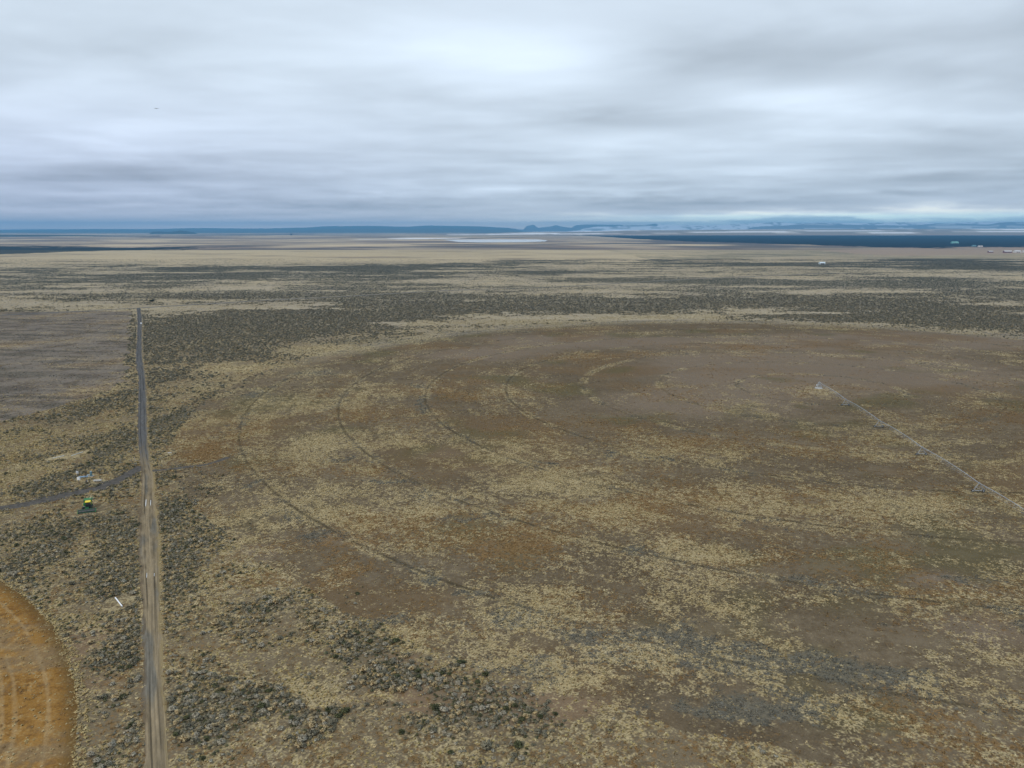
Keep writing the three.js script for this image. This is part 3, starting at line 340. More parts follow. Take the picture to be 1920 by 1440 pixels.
// ---------------------------------------------------------------- the centre pivot sprinkler
const STEEL = mat(0.42, 0.45, 0.49, 0.45, 0.5), RUBBER = mat(0.018, 0.018, 0.018, 0.9), GALV = mat(0.42, 0.45, 0.48, 0.5, 0.4);
{
  const rig = tag(top(new THREE.Group(), 'center_pivot_sprinkler'), 'long galvanized pivot sprinkler on wheeled towers across the brown circle', 'irrigation sprinkler');
  rig.position.set(CX, 0, CZ); rig.rotation.y = -ARM;                       // its own x axis runs out along the arm
  const base = group(rig, 'pivot_tower'), HT = 3.9, legs = [[1, 1], [1, -1], [-1, 1], [-1, -1]];
  part(base, 'concrete_pad', new THREE.CylinderGeometry(2.6, 2.7, 0.3, 16).translate(0, 0.12, 0), mat(0.42, 0.41, 0.39, 0.95));
  for (const [a, b] of legs) part(base, 'leg', bar(V(a * 1.9, 0.2, b * 1.9), V(a * 0.35, 4.3, b * 0.35), 0.1), STEEL);
  for (const y of [1.3, 2.7]) { const q = 1.9 - (y / 4.1) * 1.5; part(base, 'cross_brace', merge([bar(V(-q, y, -q), V(q, y, -q), 0.06), bar(V(q, y, -q), V(q, y, q), 0.06), bar(V(q, y, q), V(-q, y, q), 0.06), bar(V(-q, y, q), V(-q, y, -q), 0.06)]), STEEL); }
  part(base, 'riser_pipe', bar(V(0, 0.2, 0), V(0, 4.6, 0), 0.16, 10), GALV);
  part(base, 'elbow', new THREE.TorusGeometry(0.5, 0.16, 8, 10, Math.PI / 2).rotateY(0).translate(0.5, 4.1, 0).rotateZ(0), GALV);
  part(base, 'control_panel', box(0.8, 1.1, 0.4, -0.9, 2.1, 1.1), mat(0.6, 0.62, 0.64, 0.5));
  const tyre = new THREE.TorusGeometry(0.5, 0.17, 8, 18), hub = new THREE.CylinderGeometry(0.36, 0.36, 0.14, 12).rotateX(Math.PI / 2);
  for (let k = 1; k <= 7; k++) {
    const x = k * SPAN, t = group(rig, 'drive_tower', x, 0, 0), wb = 2.15;
    for (const s of [-1, 1]) {
      for (const e of [-0.35, 0.35]) part(t, 'leg', bar(V(e, 0.75, s * wb * 0.95), V(e * 0.3, HT, s * 0.12), 0.06), STEEL);
      const w = part(t, 'wheel', tyre, RUBBER, 0, 0.66, s * wb); w.rotation.y = 0; const w2 = w; w2.rotation.set(0, Math.PI / 2, 0); w2.rotation.y = Math.PI / 2; w.rotation.y = 0; w.rotation.y = Math.PI / 2 * 0; w.rotation.set(0, Math.PI / 2, 0);
      part(t, 'wheel_hub', hub, GALV, 0, 0.66, s * wb).rotation.y = Math.PI / 2;
    }
    part(t, 'base_beam', bar(V(0, 0.78, -wb), V(0, 0.78, wb), 0.11), STEEL);
    part(t, 'cross_brace', merge([bar(V(0, 2.2, -1.25), V(0, 2.2, 1.25), 0.05), bar(V(0, 0.8, -1.9), V(0, 2.2, 1.25), 0.04)]), STEEL);
    part(t, 'control_box', box(0.45, 0.6, 0.35, 0.35, HT + 0.35, 0.1), mat(0.25, 0.27, 0.3, 0.6));
  }
  for (let k = 0; k < 8; k++) {
    const a = k * SPAN + (k ? 0 : 0.4), b = k < 7 ? (k + 1) * SPAN : 7 * SPAN + 22, s = group(rig, 'span', 0, 0, 0), n = 10, y = (u) => HT + 0.1 + 0.75 * 4 * u * (1 - u) * (k < 7 ? 1 : 0), P = (u) => V(mix(a, b, u), k === 0 ? mix(4.6, y(u), sst(0, 0.2, u)) : y(u), 0), rods = [[], []], jacks = [], drops = [];
    part(s, 'pipe', new THREE.TubeGeometry(new THREE.CatmullRomCurve3(Array.from({ length: 13 }, (_, i) => P(i / 12))), 36, 0.12, 8), STEEL);
    if (k < 7) {
      for (let i = 1; i < n; i++) { const u = i / n, q = P(u), dep = 1.05 * Math.sin(u * Math.PI) * 0.6 + 0.75; for (const e of [-1, 1]) { const foot = V(q.x, q.y - dep, e * 0.85); jacks.push(bar(q, foot, 0.026, 4)); rods[e < 0 ? 0 : 1].push(foot); } jacks.push(bar(rods[0].at(-1), rods[1].at(-1), 0.026, 4)); }
      rods.forEach((r) => { const all = [P(0.02), ...r, P(0.98)]; part(s, 'truss_rod', merge(all.slice(1).map((p, i) => bar(all[i], p, 0.026, 4))), STEEL); });
      part(s, 'truss_brace', merge(jacks), STEEL).userData.kind = 'stuff';
    }
    for (let i = 1; i < 18; i++) { const q = P(i / 18); drops.push(bar(q, V(q.x, q.y - 1.6, 0.12), 0.022, 3)); }
    part(s, 'sprinkler_drop', merge(drops), GALV).userData.kind = 'stuff';
  }
}

// ---------------------------------------------------------------- combine harvester, its front to the south
{
  const [x, z] = PLACE.at.combine, c = tag(top(new THREE.Group(), 'combine_harvester'), 'green combine harvester with yellow cab roof parked in the weeds', 'combine');
  c.position.set(x, 0, z); c.rotation.y = 0.4;
  const GREEN = mat(0.018, 0.15, 0.028, 0.5), DKGREEN = mat(0.012, 0.085, 0.03, 0.6), YELLOW = mat(0.78, 0.62, 0.02, 0.45), GLASS = mat(0.01, 0.011, 0.013, 0.12), BLACK = mat(0.02, 0.02, 0.02, 0.8), GREY = mat(0.2, 0.2, 0.2, 0.7);
  part(c, 'body', prism([[-3.4, 1.25], [-3.7, 1.7], [-3.6, 2.6], [-3.0, 3.0], [-0.4, 3.0], [1.0, 2.7], [1.0, 1.2], [-1.5, 0.9]], 2.5, 0.06), GREEN);
  const tank = part(c, 'grain_tank', prism([[-2.5, 3.0], [-2.9, 3.75], [0.1, 3.75], [-0.2, 3.0]], 2.5, 0.04), GREEN);
  part(tank, 'tank_rim', merge([box(2.7, 0.1, 0.1, 0, 3.8, 0.1), box(2.7, 0.1, 0.1, 0, 3.8, -2.9), box(0.1, 0.1, 3.0, 1.3, 3.8, -1.4), box(0.1, 0.1, 3.0, -1.3, 3.8, -1.4)]), DKGREEN);
  part(c, 'engine_hood', prism([[-3.5, 2.6], [-3.4, 3.3], [-2.6, 3.4], [-2.5, 2.9]], 2.3, 0.05), GREEN);
  const cab = part(c, 'cab', prism([[0.35, 1.75], [0.35, 3.45], [1.75, 3.45], [2.0, 2.6], [1.75, 1.75]], 1.75, 0.05), BLACK, 0.4);
  part(cab, 'windscreen', prism([[1.62, 1.95], [1.86, 2.6], [1.68, 3.35], [1.76, 3.35], [2.03, 2.6], [1.8, 1.95]], 1.6, 0.01), GLASS);
  for (const s of [-1, 1]) part(cab, 'side_window', box(0.03, 1.1, 1.05, s * 0.89, 2.75, 1.1), GLASS);
  part(c, 'cab_roof', prism([[0.2, 3.47], [0.2, 3.72], [1.9, 3.78], [2.1, 3.6], [2.05, 3.47]], 1.95, 0.04), YELLOW, 0.4);
  part(c, 'side_stripe', box(0.02, 0.28, 3.4, 1.27, 2.35, -1.6), YELLOW); part(c, 'side_stripe', box(0.02, 0.28, 3.4, -1.27, 2.35, -1.6), YELLOW);
  part(c, 'platform', box(1.0, 0.08, 1.4, -1.2, 1.75, 1.1), GREY);
  part(c, 'railing', merge([bar(V(-1.65, 1.75, 0.5), V(-1.65, 2.75, 0.5), 0.03), bar(V(-1.65, 1.75, 1.75), V(-1.65, 2.75, 1.75), 0.03), bar(V(-1.65, 2.75, 0.5), V(-1.65, 2.75, 1.75), 0.03)]), YELLOW);
  part(c, 'ladder', merge([bar(V(-1.75, 0.5, 0.9), V(-1.65, 1.75, 0.9), 0.03), bar(V(-1.75, 0.5, 1.4), V(-1.65, 1.75, 1.4), 0.03), ...[0.6, 0.95, 1.3, 1.65].map((y) => bar(V(-1.72, y, 0.9), V(-1.72, y, 1.4), 0.025))]), GREY);
  part(c, 'feeder_house', prism([[0.9, 1.2], [0.9, 1.9], [3.0, 1.0], [3.0, 0.4]], 1.3, 0.03), DKGREEN);
  part(c, 'unloading_auger', bar(V(1.45, 3.3, -0.3), V(1.5, 3.05, -5.2), 0.2, 12), GREEN);
  part(c, 'exhaust', bar(V(-0.8, 3.3, -2.9), V(-0.8, 4.25, -2.9), 0.09, 8), BLACK);
  part(c, 'grain_spout', bar(V(0.95, 3.7, -2.0), V(0.95, 4.2, -2.3), 0.14, 8), mat(0.55, 0.6, 0.4, 0.5));
  for (const s of [-1, 1]) { const l = part(c, 'headlight', box(0.24, 0.12, 0.05, 0.4 + s * 0.7, 3.55, 2.1), mat(0.75, 0.76, 0.72, 0.3)); l.name = 'headlight'; }
  const wheel = (r, w, px, pz) => { const g = group(c, 'wheel', px, r, pz), t = part(g, 'tyre', new THREE.TorusGeometry(r * 0.72, r * 0.28, 10, 24).rotateY(Math.PI / 2).scale(w / (r * 0.56), 1, 1), BLACK); part(g, 'rim', new THREE.CylinderGeometry(r * 0.52, r * 0.52, w * 0.7, 16).rotateZ(Math.PI / 2), YELLOW); return t; };
  for (const s of [-1, 1]) { wheel(0.95, 0.62, s * 1.6, 1.0); wheel(0.62, 0.42, s * 1.35, -2.7); }
  part(c, 'rear_axle', bar(V(-1.3, 0.62, -2.7), V(1.3, 0.62, -2.7), 0.12), DKGREEN); part(c, 'front_axle', bar(V(-1.5, 0.95, 1.0), V(1.5, 0.95, 1.0), 0.16), DKGREEN);
  part(c, 'straw_chopper', prism([[-3.5, 0.8], [-4.3, 1.0], [-4.2, 1.6], [-3.5, 1.9]], 2.0, 0.03), DKGREEN);
  const hd = group(c, 'header', 0, 0, 3.1);
  part(hd, 'back_sheet', prism([[-0.1, 0.25], [-0.1, 1.25], [0.05, 1.25], [0.1, 0.3], [1.25, 0.16], [1.25, 0.1], [0.1, 0.18]], 6.1, 0.01), DKGREEN);
  for (const s of [-1, 1]) part(hd, 'end_divider', prism([[-0.1, 0.15], [-0.1, 1.2], [0.8, 0.95], [1.9, 0.12]], 0.14, 0.02), GREEN, s * 3.1);
  part(hd, 'auger', bar(V(-2.95, 0.5, 0.45), V(2.95, 0.5, 0.45), 0.2, 12), GREY);
  const reel = part(hd, 'reel', bar(V(-2.95, 0.98, 1.0), V(2.95, 0.98, 1.0), 0.06, 8), GREY);
  for (let i = 0; i < 6; i++) { const a = i / 6 * 2 * Math.PI; part(reel, 'reel_bat', box(5.9, 0.06, 0.1, 0, 0.98 + Math.sin(a) * 0.5, 1.0 + Math.cos(a) * 0.5), mat(0.09, 0.095, 0.09, 0.6)); }
  part(hd, 'cutter_bar', box(6.0, 0.05, 0.08, 0, 0.13, 1.32), GREY);
}

// ---------------------------------------------------------------- pump site by the farm track
const WOOD = mat(0.10, 0.068, 0.045, 0.9), PAINTED = mat(0.6, 0.61, 0.62, 0.5), AT = PLACE.at;
{
  const p = tag(top(new THREE.Group(), 'service_pole'), 'brown service pole with white panels at the pump site', 'pole'); p.position.set(AT.service[0], 0, AT.service[1]);
  part(p, 'pole', new THREE.CylinderGeometry(0.1, 0.14, 6.2, 8).translate(0, 3.05, 0), WOOD);
  const m = part(p, 'meter_panel', box(0.95, 1.0, 0.3, -0.1, 5.0, 0.24), PAINTED); part(m, 'meter', new THREE.CylinderGeometry(0.2, 0.2, 0.14, 12).rotateX(Math.PI / 2).translate(-0.1, 5.15, 0.45), mat(0.35, 0.4, 0.44, 0.25));
  const e = part(p, 'control_cabinet', box(1.25, 1.25, 0.5, 0.25, 2.2, 0.34), PAINTED); part(e, 'cabinet_door', box(1.05, 1.05, 0.03, 0.25, 2.2, 0.61), mat(0.8, 0.8, 0.8, 0.45)); part(e, 'door_handle', box(0.05, 0.2, 0.05, 0.64, 2.2, 0.65), RUBBER);
  part(p, 'conduit', bar(V(0.1, 0.1, 0.14), V(0.1, 4.6, 0.14), 0.035), GALV);
  const q = tag(top(new THREE.Group(), 'utility_pole'), 'thin bare brown pole beside the blue pump', 'pole'); q.position.set(AT.pole[0], 0, AT.pole[1]);
  part(q, 'pole', new THREE.CylinderGeometry(0.09, 0.13, 6.0, 8).translate(0, 2.95, 0), WOOD); part(q, 'crossarm', box(1.5, 0.12, 0.12, 0, 5.5, 0.14), WOOD);
  for (const s of [-0.6, 0.6]) part(q, 'insulator', new THREE.CylinderGeometry(0.05, 0.07, 0.18, 8).translate(s, 5.65, 0.14), mat(0.3, 0.33, 0.35, 0.3));
  part(q, 'junction_box', box(0.4, 0.7, 0.28, 0.05, 0.95, 0.24), mat(0.05, 0.055, 0.06, 0.6)); part(q, 'warning_plate', box(0.3, 0.5, 0.02, 0.45, 1.0, 0.15), PAINTED);
}
{
  const BLUE = mat(0.2, 0.33, 0.47, 0.45, 0.2), p = tag(top(new THREE.Group(), 'pump_discharge_pipe'), 'pale blue pump pipe lying behind the service pole', 'pipe'); p.position.set(AT.pump[0], 0, AT.pump[1]); p.rotation.y = 0.42;
  part(p, 'pipe', bar(V(-1.7, 0.75, 0), V(2.0, 0.75, 0), 0.34, 14), BLUE);
  for (const x of [-1.6, 0.1, 1.9]) part(p, 'flange', new THREE.CylinderGeometry(0.46, 0.46, 0.1, 14).rotateZ(Math.PI / 2).translate(x, 0.75, 0), mat(0.45, 0.5, 0.55, 0.5));
  for (const x of [-1.1, 1.3]) part(p, 'support', box(0.22, 0.5, 0.6, x, 0.22, 0), mat(0.4, 0.39, 0.37, 1));
  const m = tag(top(new THREE.Group(), 'pump_motor'), 'dark teal pump motor on a concrete pad by the poles', 'pump'); m.position.set(AT.motor[0], 0, AT.motor[1]);
  part(m, 'pad', box(2.0, 0.25, 1.7, 0, 0.1, 0), mat(0.36, 0.35, 0.33, 1)); part(m, 'pump_head', new THREE.CylinderGeometry(0.45, 0.6, 0.8, 12).translate(0, 0.62, 0), mat(0.06, 0.13, 0.15, 0.6));
  part(m, 'motor', new THREE.CylinderGeometry(0.42, 0.42, 1.1, 14).translate(0, 1.5, 0), mat(0.09, 0.19, 0.24, 0.5)); part(m, 'motor_cap', new THREE.SphereGeometry(0.44, 14, 6, 0, Math.PI * 2, 0, Math.PI / 2).translate(0, 2.05, 0), mat(0.22, 0.3, 0.34, 0.5)); part(m, 'outlet', bar(V(0, 0.7, 0), V(-1.5, 0.72, 0.4), 0.26, 10), mat(0.3, 0.36, 0.4, 0.5));
}
function rod(name, a, b, r, m, label, category, grp) { const o = top(new THREE.Mesh(merge([bar(V(a[0], r + 0.04, a[1]), V(b[0], r + 0.04, b[1]), r, 10)]), m), name); return tag(o, label, category, grp); }
function tube(a, b, r, m, label) {                                              // a hollow pipe lying on the ground
  const L = Math.hypot(b[0] - a[0], b[1] - a[1]), g = new THREE.LatheGeometry([[r * 0.86, -L / 2], [r, -L / 2], [r, L / 2 - 0.35], [r * 1.16, L / 2 - 0.3], [r * 1.16, L / 2], [r * 0.9, L / 2], [r * 0.86, L / 2 - 0.3], [r * 0.86, -L / 2]].map(([x, y]) => new THREE.Vector2(x, y)), 16);
  const o = top(new THREE.Mesh(g, m), 'irrigation_pipe'); o.quaternion.setFromUnitVectors(V(0, 1, 0), V(b[0] - a[0], 0, b[1] - a[1]).normalize()); o.position.set((a[0] + b[0]) / 2, r * 1.1, (a[1] + b[1]) / 2); return tag(o, label, 'pipe');
}
const PVC = mat(0.8, 0.81, 0.83, 0.4), DUSTY = mat(0.5, 0.49, 0.47, 0.6);
tube(AT.whiteA, AT.whiteB, 0.19, PVC, 'bright white pipe lying alone in the scrub west of the road');
tube(AT.pipeA0, AT.pipeA1, 0.15, mat(0.55, 0.58, 0.57, 0.5), 'pale pipe on the ground, western one of two in line');
tube(AT.pipeB0, AT.pipeB1, 0.15, mat(0.55, 0.58, 0.57, 0.5), 'pale pipe on the ground, eastern one of two in line');
tube(AT.rodA, AT.rodB, 0.07, mat(0.5, 0.47, 0.41, 0.7), 'thin tan pipe lying in the sagebrush along the road');
{ const [x, z] = AT.chip; tube([x - 0.9, z + 0.1], [x + 0.9, z - 0.2], 0.22, DUSTY, 'short pale pipe section by the scrub east of the road'); }
{ const [x, z] = AT.pipes, g = tag(top(new THREE.Group(), 'pipe_rack'), 'low stack of pale pipe lengths beside the farm track', 'pipe stack'); g.position.set(x, 0, z); g.rotation.y = 0.12;
  for (const s of [-1, 1]) part(g, 'bearer', box(0.18, 0.3, 1.6, s * 1.0, 0.14, 0), WOOD);
  for (const [y, zz] of [[0.46, -0.45], [0.46, 0], [0.46, 0.45], [0.76, -0.2], [0.76, 0.25]]) part(g, 'pipe', bar(V(-1.6, y, zz), V(1.6, y, zz), 0.13, 10), DUSTY); }
for (const [k, h, l] of [['gate1', 1.3, 'dark gate post nearest the farm track mouth'], ['gate2', 1.9, 'stout dark gate post at the edge of the dirt road'], ['gate3', 1.6, 'weathered post at the road edge north of the track'], ['gate4', 1.9, 'pale leaning post at the road edge north of the track'], ['postA', 1.6, 'lone dark fence post above the pipe stack']]) {
  const o = tag(top(new THREE.Group(), 'gate_post'), l, 'post', 'posts around the track entrance'); o.position.set(AT[k][0], 0, AT[k][1]); if (k === 'gate4') o.rotation.z = 0.07;
  const m = k === 'gate4' ? mat(0.4, 0.37, 0.33, 0.9) : k === 'gate3' ? mat(0.2, 0.17, 0.14, 0.9) : mat(0.04, 0.034, 0.03, 0.9); part(o, 'post', new THREE.CylinderGeometry(0.13, 0.16, h, 8).translate(0, h / 2 - 0.05, 0), m); part(o, 'post_cap', new THREE.ConeGeometry(0.15, 0.12, 8).translate(0, h + 0.005, 0), m);
}
// pale frozen water standing in the ruts
[['ice1', 0.17, 9], ['ice2', 0.14, 7], ['ice3', 0.12, 3], ['ice4', 0.1, 4], ['ice5', 0.08, 2.6]].forEach(([k, w, l], n) => {
  const [x, z] = AT[k], dir = 0.485, p = circle(0, 0, 1, 28, 0.5).map(([a, b]) => { const u = a * w, v = b * l * 0.5; return new THREE.Vector2(u - v * dir * 0.9, v); });
  const o = top(new THREE.Mesh(new THREE.ShapeGeometry(new THREE.Shape(p)).rotateX(-Math.PI / 2), mat(0.55, 0.55, 0.55, 0.3)), 'puddle'); o.position.set(x, 0.118, z); tag(o, 'pale frozen puddle in a rut of the dirt road', 'puddle', 'frozen puddles in the ruts', 'structure');
});
// far off: vehicle, sheds, farm buildings
{
  const [x, z] = AT.truck, t = tag(top(new THREE.Group(), 'pickup_truck'), 'tiny white pickup far up the gravel road', 'truck'); t.position.set(x + 0.4, 0.1, z); t.rotation.y = 0.46;
  part(t, 'body', prism([[-2.7, 0.5], [-2.7, 1.05], [0.2, 1.05], [1.3, 1.08], [2.6, 0.95], [2.7, 0.5]], 1.9, 0.05), PAINTED); part(t, 'cab', prism([[-0.8, 1.05], [-0.6, 1.85], [0.7, 1.85], [1.35, 1.08]], 1.75, 0.05), PAINTED);
  part(t, 'rear_window', box(1.4, 0.45, 0.04, 0, 1.5, -0.76), mat(0.02, 0.02, 0.025, 0.1)); part(t, 'windscreen', box(1.5, 0.04, 0.75, 0, 1.5, 1.08).rotateX(0), mat(0.02, 0.02, 0.025, 0.1));
  for (const a of [-1, 1]) for (const b of [-1.75, 1.65]) part(t, 'wheel', new THREE.CylinderGeometry(0.38, 0.38, 0.25, 14).rotateZ(Math.PI / 2), RUBBER, a * 0.9, 0.38, b);
}
function shed(name, [x, z], w, d, h, rise, wall, roof, turn, label, doors = 1) {
  const s = tag(top(new THREE.Group(), name), label, 'building', 'farm buildings far out on the plain'); s.position.set(x, 0, z); s.rotation.y = turn;
  const gable = new THREE.ExtrudeGeometry(new THREE.Shape([[-d / 2, 0], [d / 2, 0], [d / 2, h], [0, h + rise], [-d / 2, h]].map((p) => new THREE.Vector2(...p))), { depth: w, bevelEnabled: false }).translate(0, 0, -w / 2).rotateY(Math.PI / 2);
  part(s, 'wall', gable, wall); const L = Math.hypot(d / 2, rise) + 0.6, a = Math.atan2(rise, d / 2);
  for (const q of [-1, 1]) part(s, 'roof', new THREE.BoxGeometry(w + 1.2, 0.25, L).rotateX(q * a).translate(0, h + rise / 2 + 0.2, q * (d / 4 + 0.1)), roof);
  for (let i = 0; i < doors; i++) part(s, 'door', box(Math.min(5, w / (doors + 1)), h * 0.75, 0.2, (i + 1) / (doors + 1) * w - w / 2, h * 0.375, d / 2 + 0.08), mat(0.12, 0.1, 0.1, 0.8));
}
const WHITE = mat(0.6, 0.57, 0.55, 0.7), PALEROOF = mat(0.48, 0.47, 0.48, 0.7), MAROON = mat(0.16, 0.07, 0.08, 0.7);
shed('barn', AT.barn0, 22, 12, 5, 3, MAROON, PALEROOF, 0.1, 'small maroon barn, westernmost of the farm buildings on the brown field');
shed('barn', AT.barn1, 34, 16, 6, 4.5, MAROON, PALEROOF, -0.05, 'long barn with white roof in the middle of the farm', 3);
shed('barn', AT.barn2, 28, 16, 6, 5, WHITE, PALEROOF, 0.05, 'white walled barn beside the long barn', 2);
shed('barn', AT.barn3, 20, 14, 5, 4, WHITE, PALEROOF, 0, 'easternmost white farm shed at the edge of view');
shed('hay_shed', AT.hayshed, 18, 9, 4.5, 2.5, mat(0.5, 0.58, 0.62, 0.6), mat(0.6, 0.7, 0.76, 0.5), 0.2, 'lone pale blue metal shed out in the sagebrush', 2);
shed('green_shed', AT.greenshed, 50, 26, 9, 5, mat(0.16, 0.4, 0.38, 0.7), mat(0.2, 0.5, 0.46, 0.6), 0, 'green shed alone in front of the dark plain', 3);
shed('farmhouse', AT.farm0, 24, 14, 6, 4, mat(0.1, 0.2, 0.24, 0.8), mat(0.1, 0.22, 0.26, 0.8), 0.1, 'dark teal building on the crest behind the farm');
shed('farmhouse', AT.farm1, 26, 12, 5, 3, WHITE, PALEROOF, -0.1, 'white building on the crest behind the farm');
shed('hut', AT.hut, 34, 22, 22, 8, mat(0.04, 0.045, 0.06, 0.9), mat(0.05, 0.055, 0.07, 0.9), 0.2, 'tiny dark building alone on the western horizon');
{ // a bird gliding high up
  const pts = [[0, 0, 0.28], [0.03, 0.05, 0.12], [0.5, 0.16, 0.05], [0.72, 0.12, -0.06], [0.45, 0.12, -0.1], [0.05, 0.04, -0.08], [0.08, 0.01, -0.38], [0, 0.02, -0.36]], g = new THREE.BufferGeometry(), pos = [];
  const tri = (a, b, c) => pos.push(...a, ...b, ...c), flip = (p) => [-p[0], p[1], p[2]], low = (p) => [p[0] * 0.9, p[1] - 0.05, p[2]];
  for (const m of [(p) => p, flip]) { const q = pts.map(m), l = q.map(low); for (const s of [q, l]) { tri(s[0], s[1], s[5]); tri(s[1], s[2], s[4]); tri(s[1], s[4], s[5]); tri(s[2], s[3], s[4]); tri(s[0], s[5], s[7]); tri(s[5], s[6], s[7]); } for (let i = 0; i < 7; i++) { tri(q[i], q[i + 1], l[i]); tri(l[i], q[i + 1], l[i + 1]); } }
  g.setAttribute('position', new THREE.Float32BufferAttribute(pos, 3)); g.computeVertexNormals();
  const o = tag(top(new THREE.Mesh(g, mat(0.03, 0.03, 0.032, 0.9)), 'bird'), 'small dark bird gliding high in the grey sky', 'bird'); o.position.set(PLACE.bird[0], PLACE.bird[1], -240); o.rotation.set(0, 0.9, 0.1);
}
// ---------------------------------------------------------------- plants
const halfWide = (z) => 0.665 * (-z * 0.9806 + EYE * 0.1961) * 1.1 + 6;
function leafy(pos, nor, from = 0) {                           // every blade turned face up
  for (let i = from; i < pos.length; i += 9) {
    const [ax, ay, az, bx, by, bz, cx, cy, cz] = pos.slice(i, i + 9), ny = (bz - az) * (cx - ax) - (bx - ax) * (cz - az);
    if (ny < 0) for (let k = 0; k < 3; k++) { const t = pos[i + k]; pos[i + k] = pos[i + 3 + k]; pos[i + 3 + k] = t; }
  }
  const g = new THREE.BufferGeometry(); g.setAttribute('position', new THREE.Float32BufferAttribute(pos, 3)); g.setAttribute('normal', new THREE.Float32BufferAttribute(nor, 3)); return g;
}
function tuftShape(n, spread, blades, len, wide) {  // bunches of leaning blades
  const pos = [], nor = [];
  for (let i = 0; i < n; i++) {
    const a = rnd() * 6.283, q = Math.sqrt(rnd()) * spread, cx = Math.cos(a) * q, cz = Math.sin(a) * q, s = 0.6 + 0.7 * rnd();
    for (let b = 0; b < blades; b++) {
      const t = rnd() * 6.283, lean = 0.55 + 0.42 * rnd(), L = len * s * (0.7 + 0.5 * rnd()), w = wide * s * 0.5, dx = Math.cos(t), dz = Math.sin(t), ox = cx + dx * 0.06, oz = cz + dz * 0.06;
      pos.push(ox - dz * w, -0.02, oz + dx * w, ox + dz * w, -0.02, oz - dx * w, ox + dx * L * lean, L * Math.sqrt(1 - lean * lean * 0.8), oz + dz * L * lean);
      for (let k = 0; k < 3; k++) nor.push(dx * 0.35, 0.93, dz * 0.35);
    }
  }
  return leafy(pos, nor);
}
function bushShape(n, heads, size, tall, stems, body = 1) {   // rounded leafy heads with sprays standing off them
  const pos = [], nor = [], c = [];
  for (let i = 0; i < heads; i++) { const a = (i + rnd() * 0.7) / heads * 6.283, q = heads > 1 ? 0.2 + 0.22 * rnd() : 0; c.push([Math.cos(a) * q, tall * (0.3 + 0.2 * rnd()), Math.sin(a) * q, 0.34 + 0.16 * rnd()]); }
  const ico = new THREE.IcosahedronGeometry(1, body).attributes.position;
  for (const [hx, hy, hz, hr] of c) {
    const o = rnd() * 50;
    for (let i = 0; i < ico.count; i += 3) {
      const p = [0, 1, 2].map((k) => { const x = ico.getX(i + k), y = ico.getY(i + k), z = ico.getZ(i + k), s = 0.28 + 0.85 * vn(x * 3.1 + o, z * 3.1 + y * 2.3 + o); return [x * s, y * s, z * s, x, y, z]; });
      if (p[0][4] + p[1][4] + p[2][4] < -1.0) continue;
      for (const q of p) { pos.push(hx + q[0] * hr, Math.max(0, hy + q[1] * hr * tall), hz + q[2] * hr); const l = Math.hypot(q[3], q[4] + 0.2, q[5]); nor.push(q[3] / l, (q[4] + 0.2) / l, q[5] / l); }
    }
  }
  const solid = pos.length;
  for (let i = 0; i < n; i++) {
    const [hx, hy, hz, hr] = c[i % heads], a = rnd() * 6.283, y = Math.min(1, rnd() * 1.5 - 0.45), s = Math.sqrt(Math.max(0, 1 - y * y)), dx = Math.cos(a) * s, dz = Math.sin(a) * s, q = hr * (0.62 + 0.45 * rnd());
    const px = hx + dx * q, py = Math.max(0.05, hy + y * q * tall), pz = hz + dz * q, t = rnd() * 6.283, w = size * (0.6 + 0.8 * rnd()), ux = Math.cos(t), uz = Math.sin(t), vy = 0.3 + 0.5 * rnd(), vx = dx * 0.8 + (rnd() - 0.5) * 0.6, vz = dz * 0.8 + (rnd() - 0.5) * 0.6;
    pos.push(px - ux * w * 0.45, py, pz - uz * w * 0.45, px + ux * w * 0.45, py, pz + uz * w * 0.45, px + vx * w, py + vy * w, pz + vz * w);
    const l = Math.hypot(dx, y + 0.5, dz); for (let k = 0; k < 3; k++) nor.push(dx / l, (y + 0.5) / l, dz / l);
  }
  for (let i = 0; i < stems; i++) { const [hx, hy, hz] = c[i % heads], t = rnd() * 6.283, w = 0.03; pos.push(-Math.cos(t) * w, -0.03, -Math.sin(t) * w, Math.cos(t) * w, -0.03, Math.sin(t) * w, hx, hy, hz); for (let k = 0; k < 3; k++) nor.push(0, 1, 0); }
  return leafy(pos, nor, solid);
}
const leafMat = () => matte(1, 1, 1);
class Herd {                                        // a cover nobody could count
  constructor(name, geos, label, category) { this.name = name; this.geos = geos; this.m = geos.map(() => []); this.c = geos.map(() => []); this.label = label; this.category = category; }
  add(x, z, s, sy, col, jitter = 0.18) {
    const k = (rnd() * this.geos.length) | 0, a = rnd() * 6.283, c = Math.cos(a) * s, n = Math.sin(a) * s, v = 1 + (rnd() - 0.5) * 2 * jitter, w = 1 + (rnd() - 0.5) * 0.12;
    this.m[k].push(c, 0, -n, 0, 0, sy, 0, 0, n, 0, c, 0, x, 0.02, z, 1); this.c[k].push(col[0] * v * w, col[1] * v, col[2] * v * (2 - w));
  }
  get count() { return this.m.reduce((t, l) => t + l.length / 16, 0); }
  done() { this.geos.forEach((g, k) => { const n = this.m[k].length / 16; if (!n) return; const o = new THREE.InstancedMesh(g, leafMat(), n); o.instanceMatrix = new THREE.InstancedBufferAttribute(new Float32Array(this.m[k]), 16); o.instanceColor = new THREE.InstancedBufferAttribute(new Float32Array(this.c[k]), 3); tag(top(o, this.name), this.label, this.category, null, 'stuff'); }); }
}
const many = (n, f) => Array.from({ length: n }, f);
const tufts = new Herd('dry_grass', many(3, () => tuftShape(3, 0.4, 5, 0.38, 0.24)), 'dry tan bunch grass scattered over the near ground', 'grass');
const weeds = new Herd('weed_mat', many(2, () => tuftShape(6, 0.6, 4, 0.3, 0.16)), 'low grey and rusty weeds between the grass bunches', 'weeds');
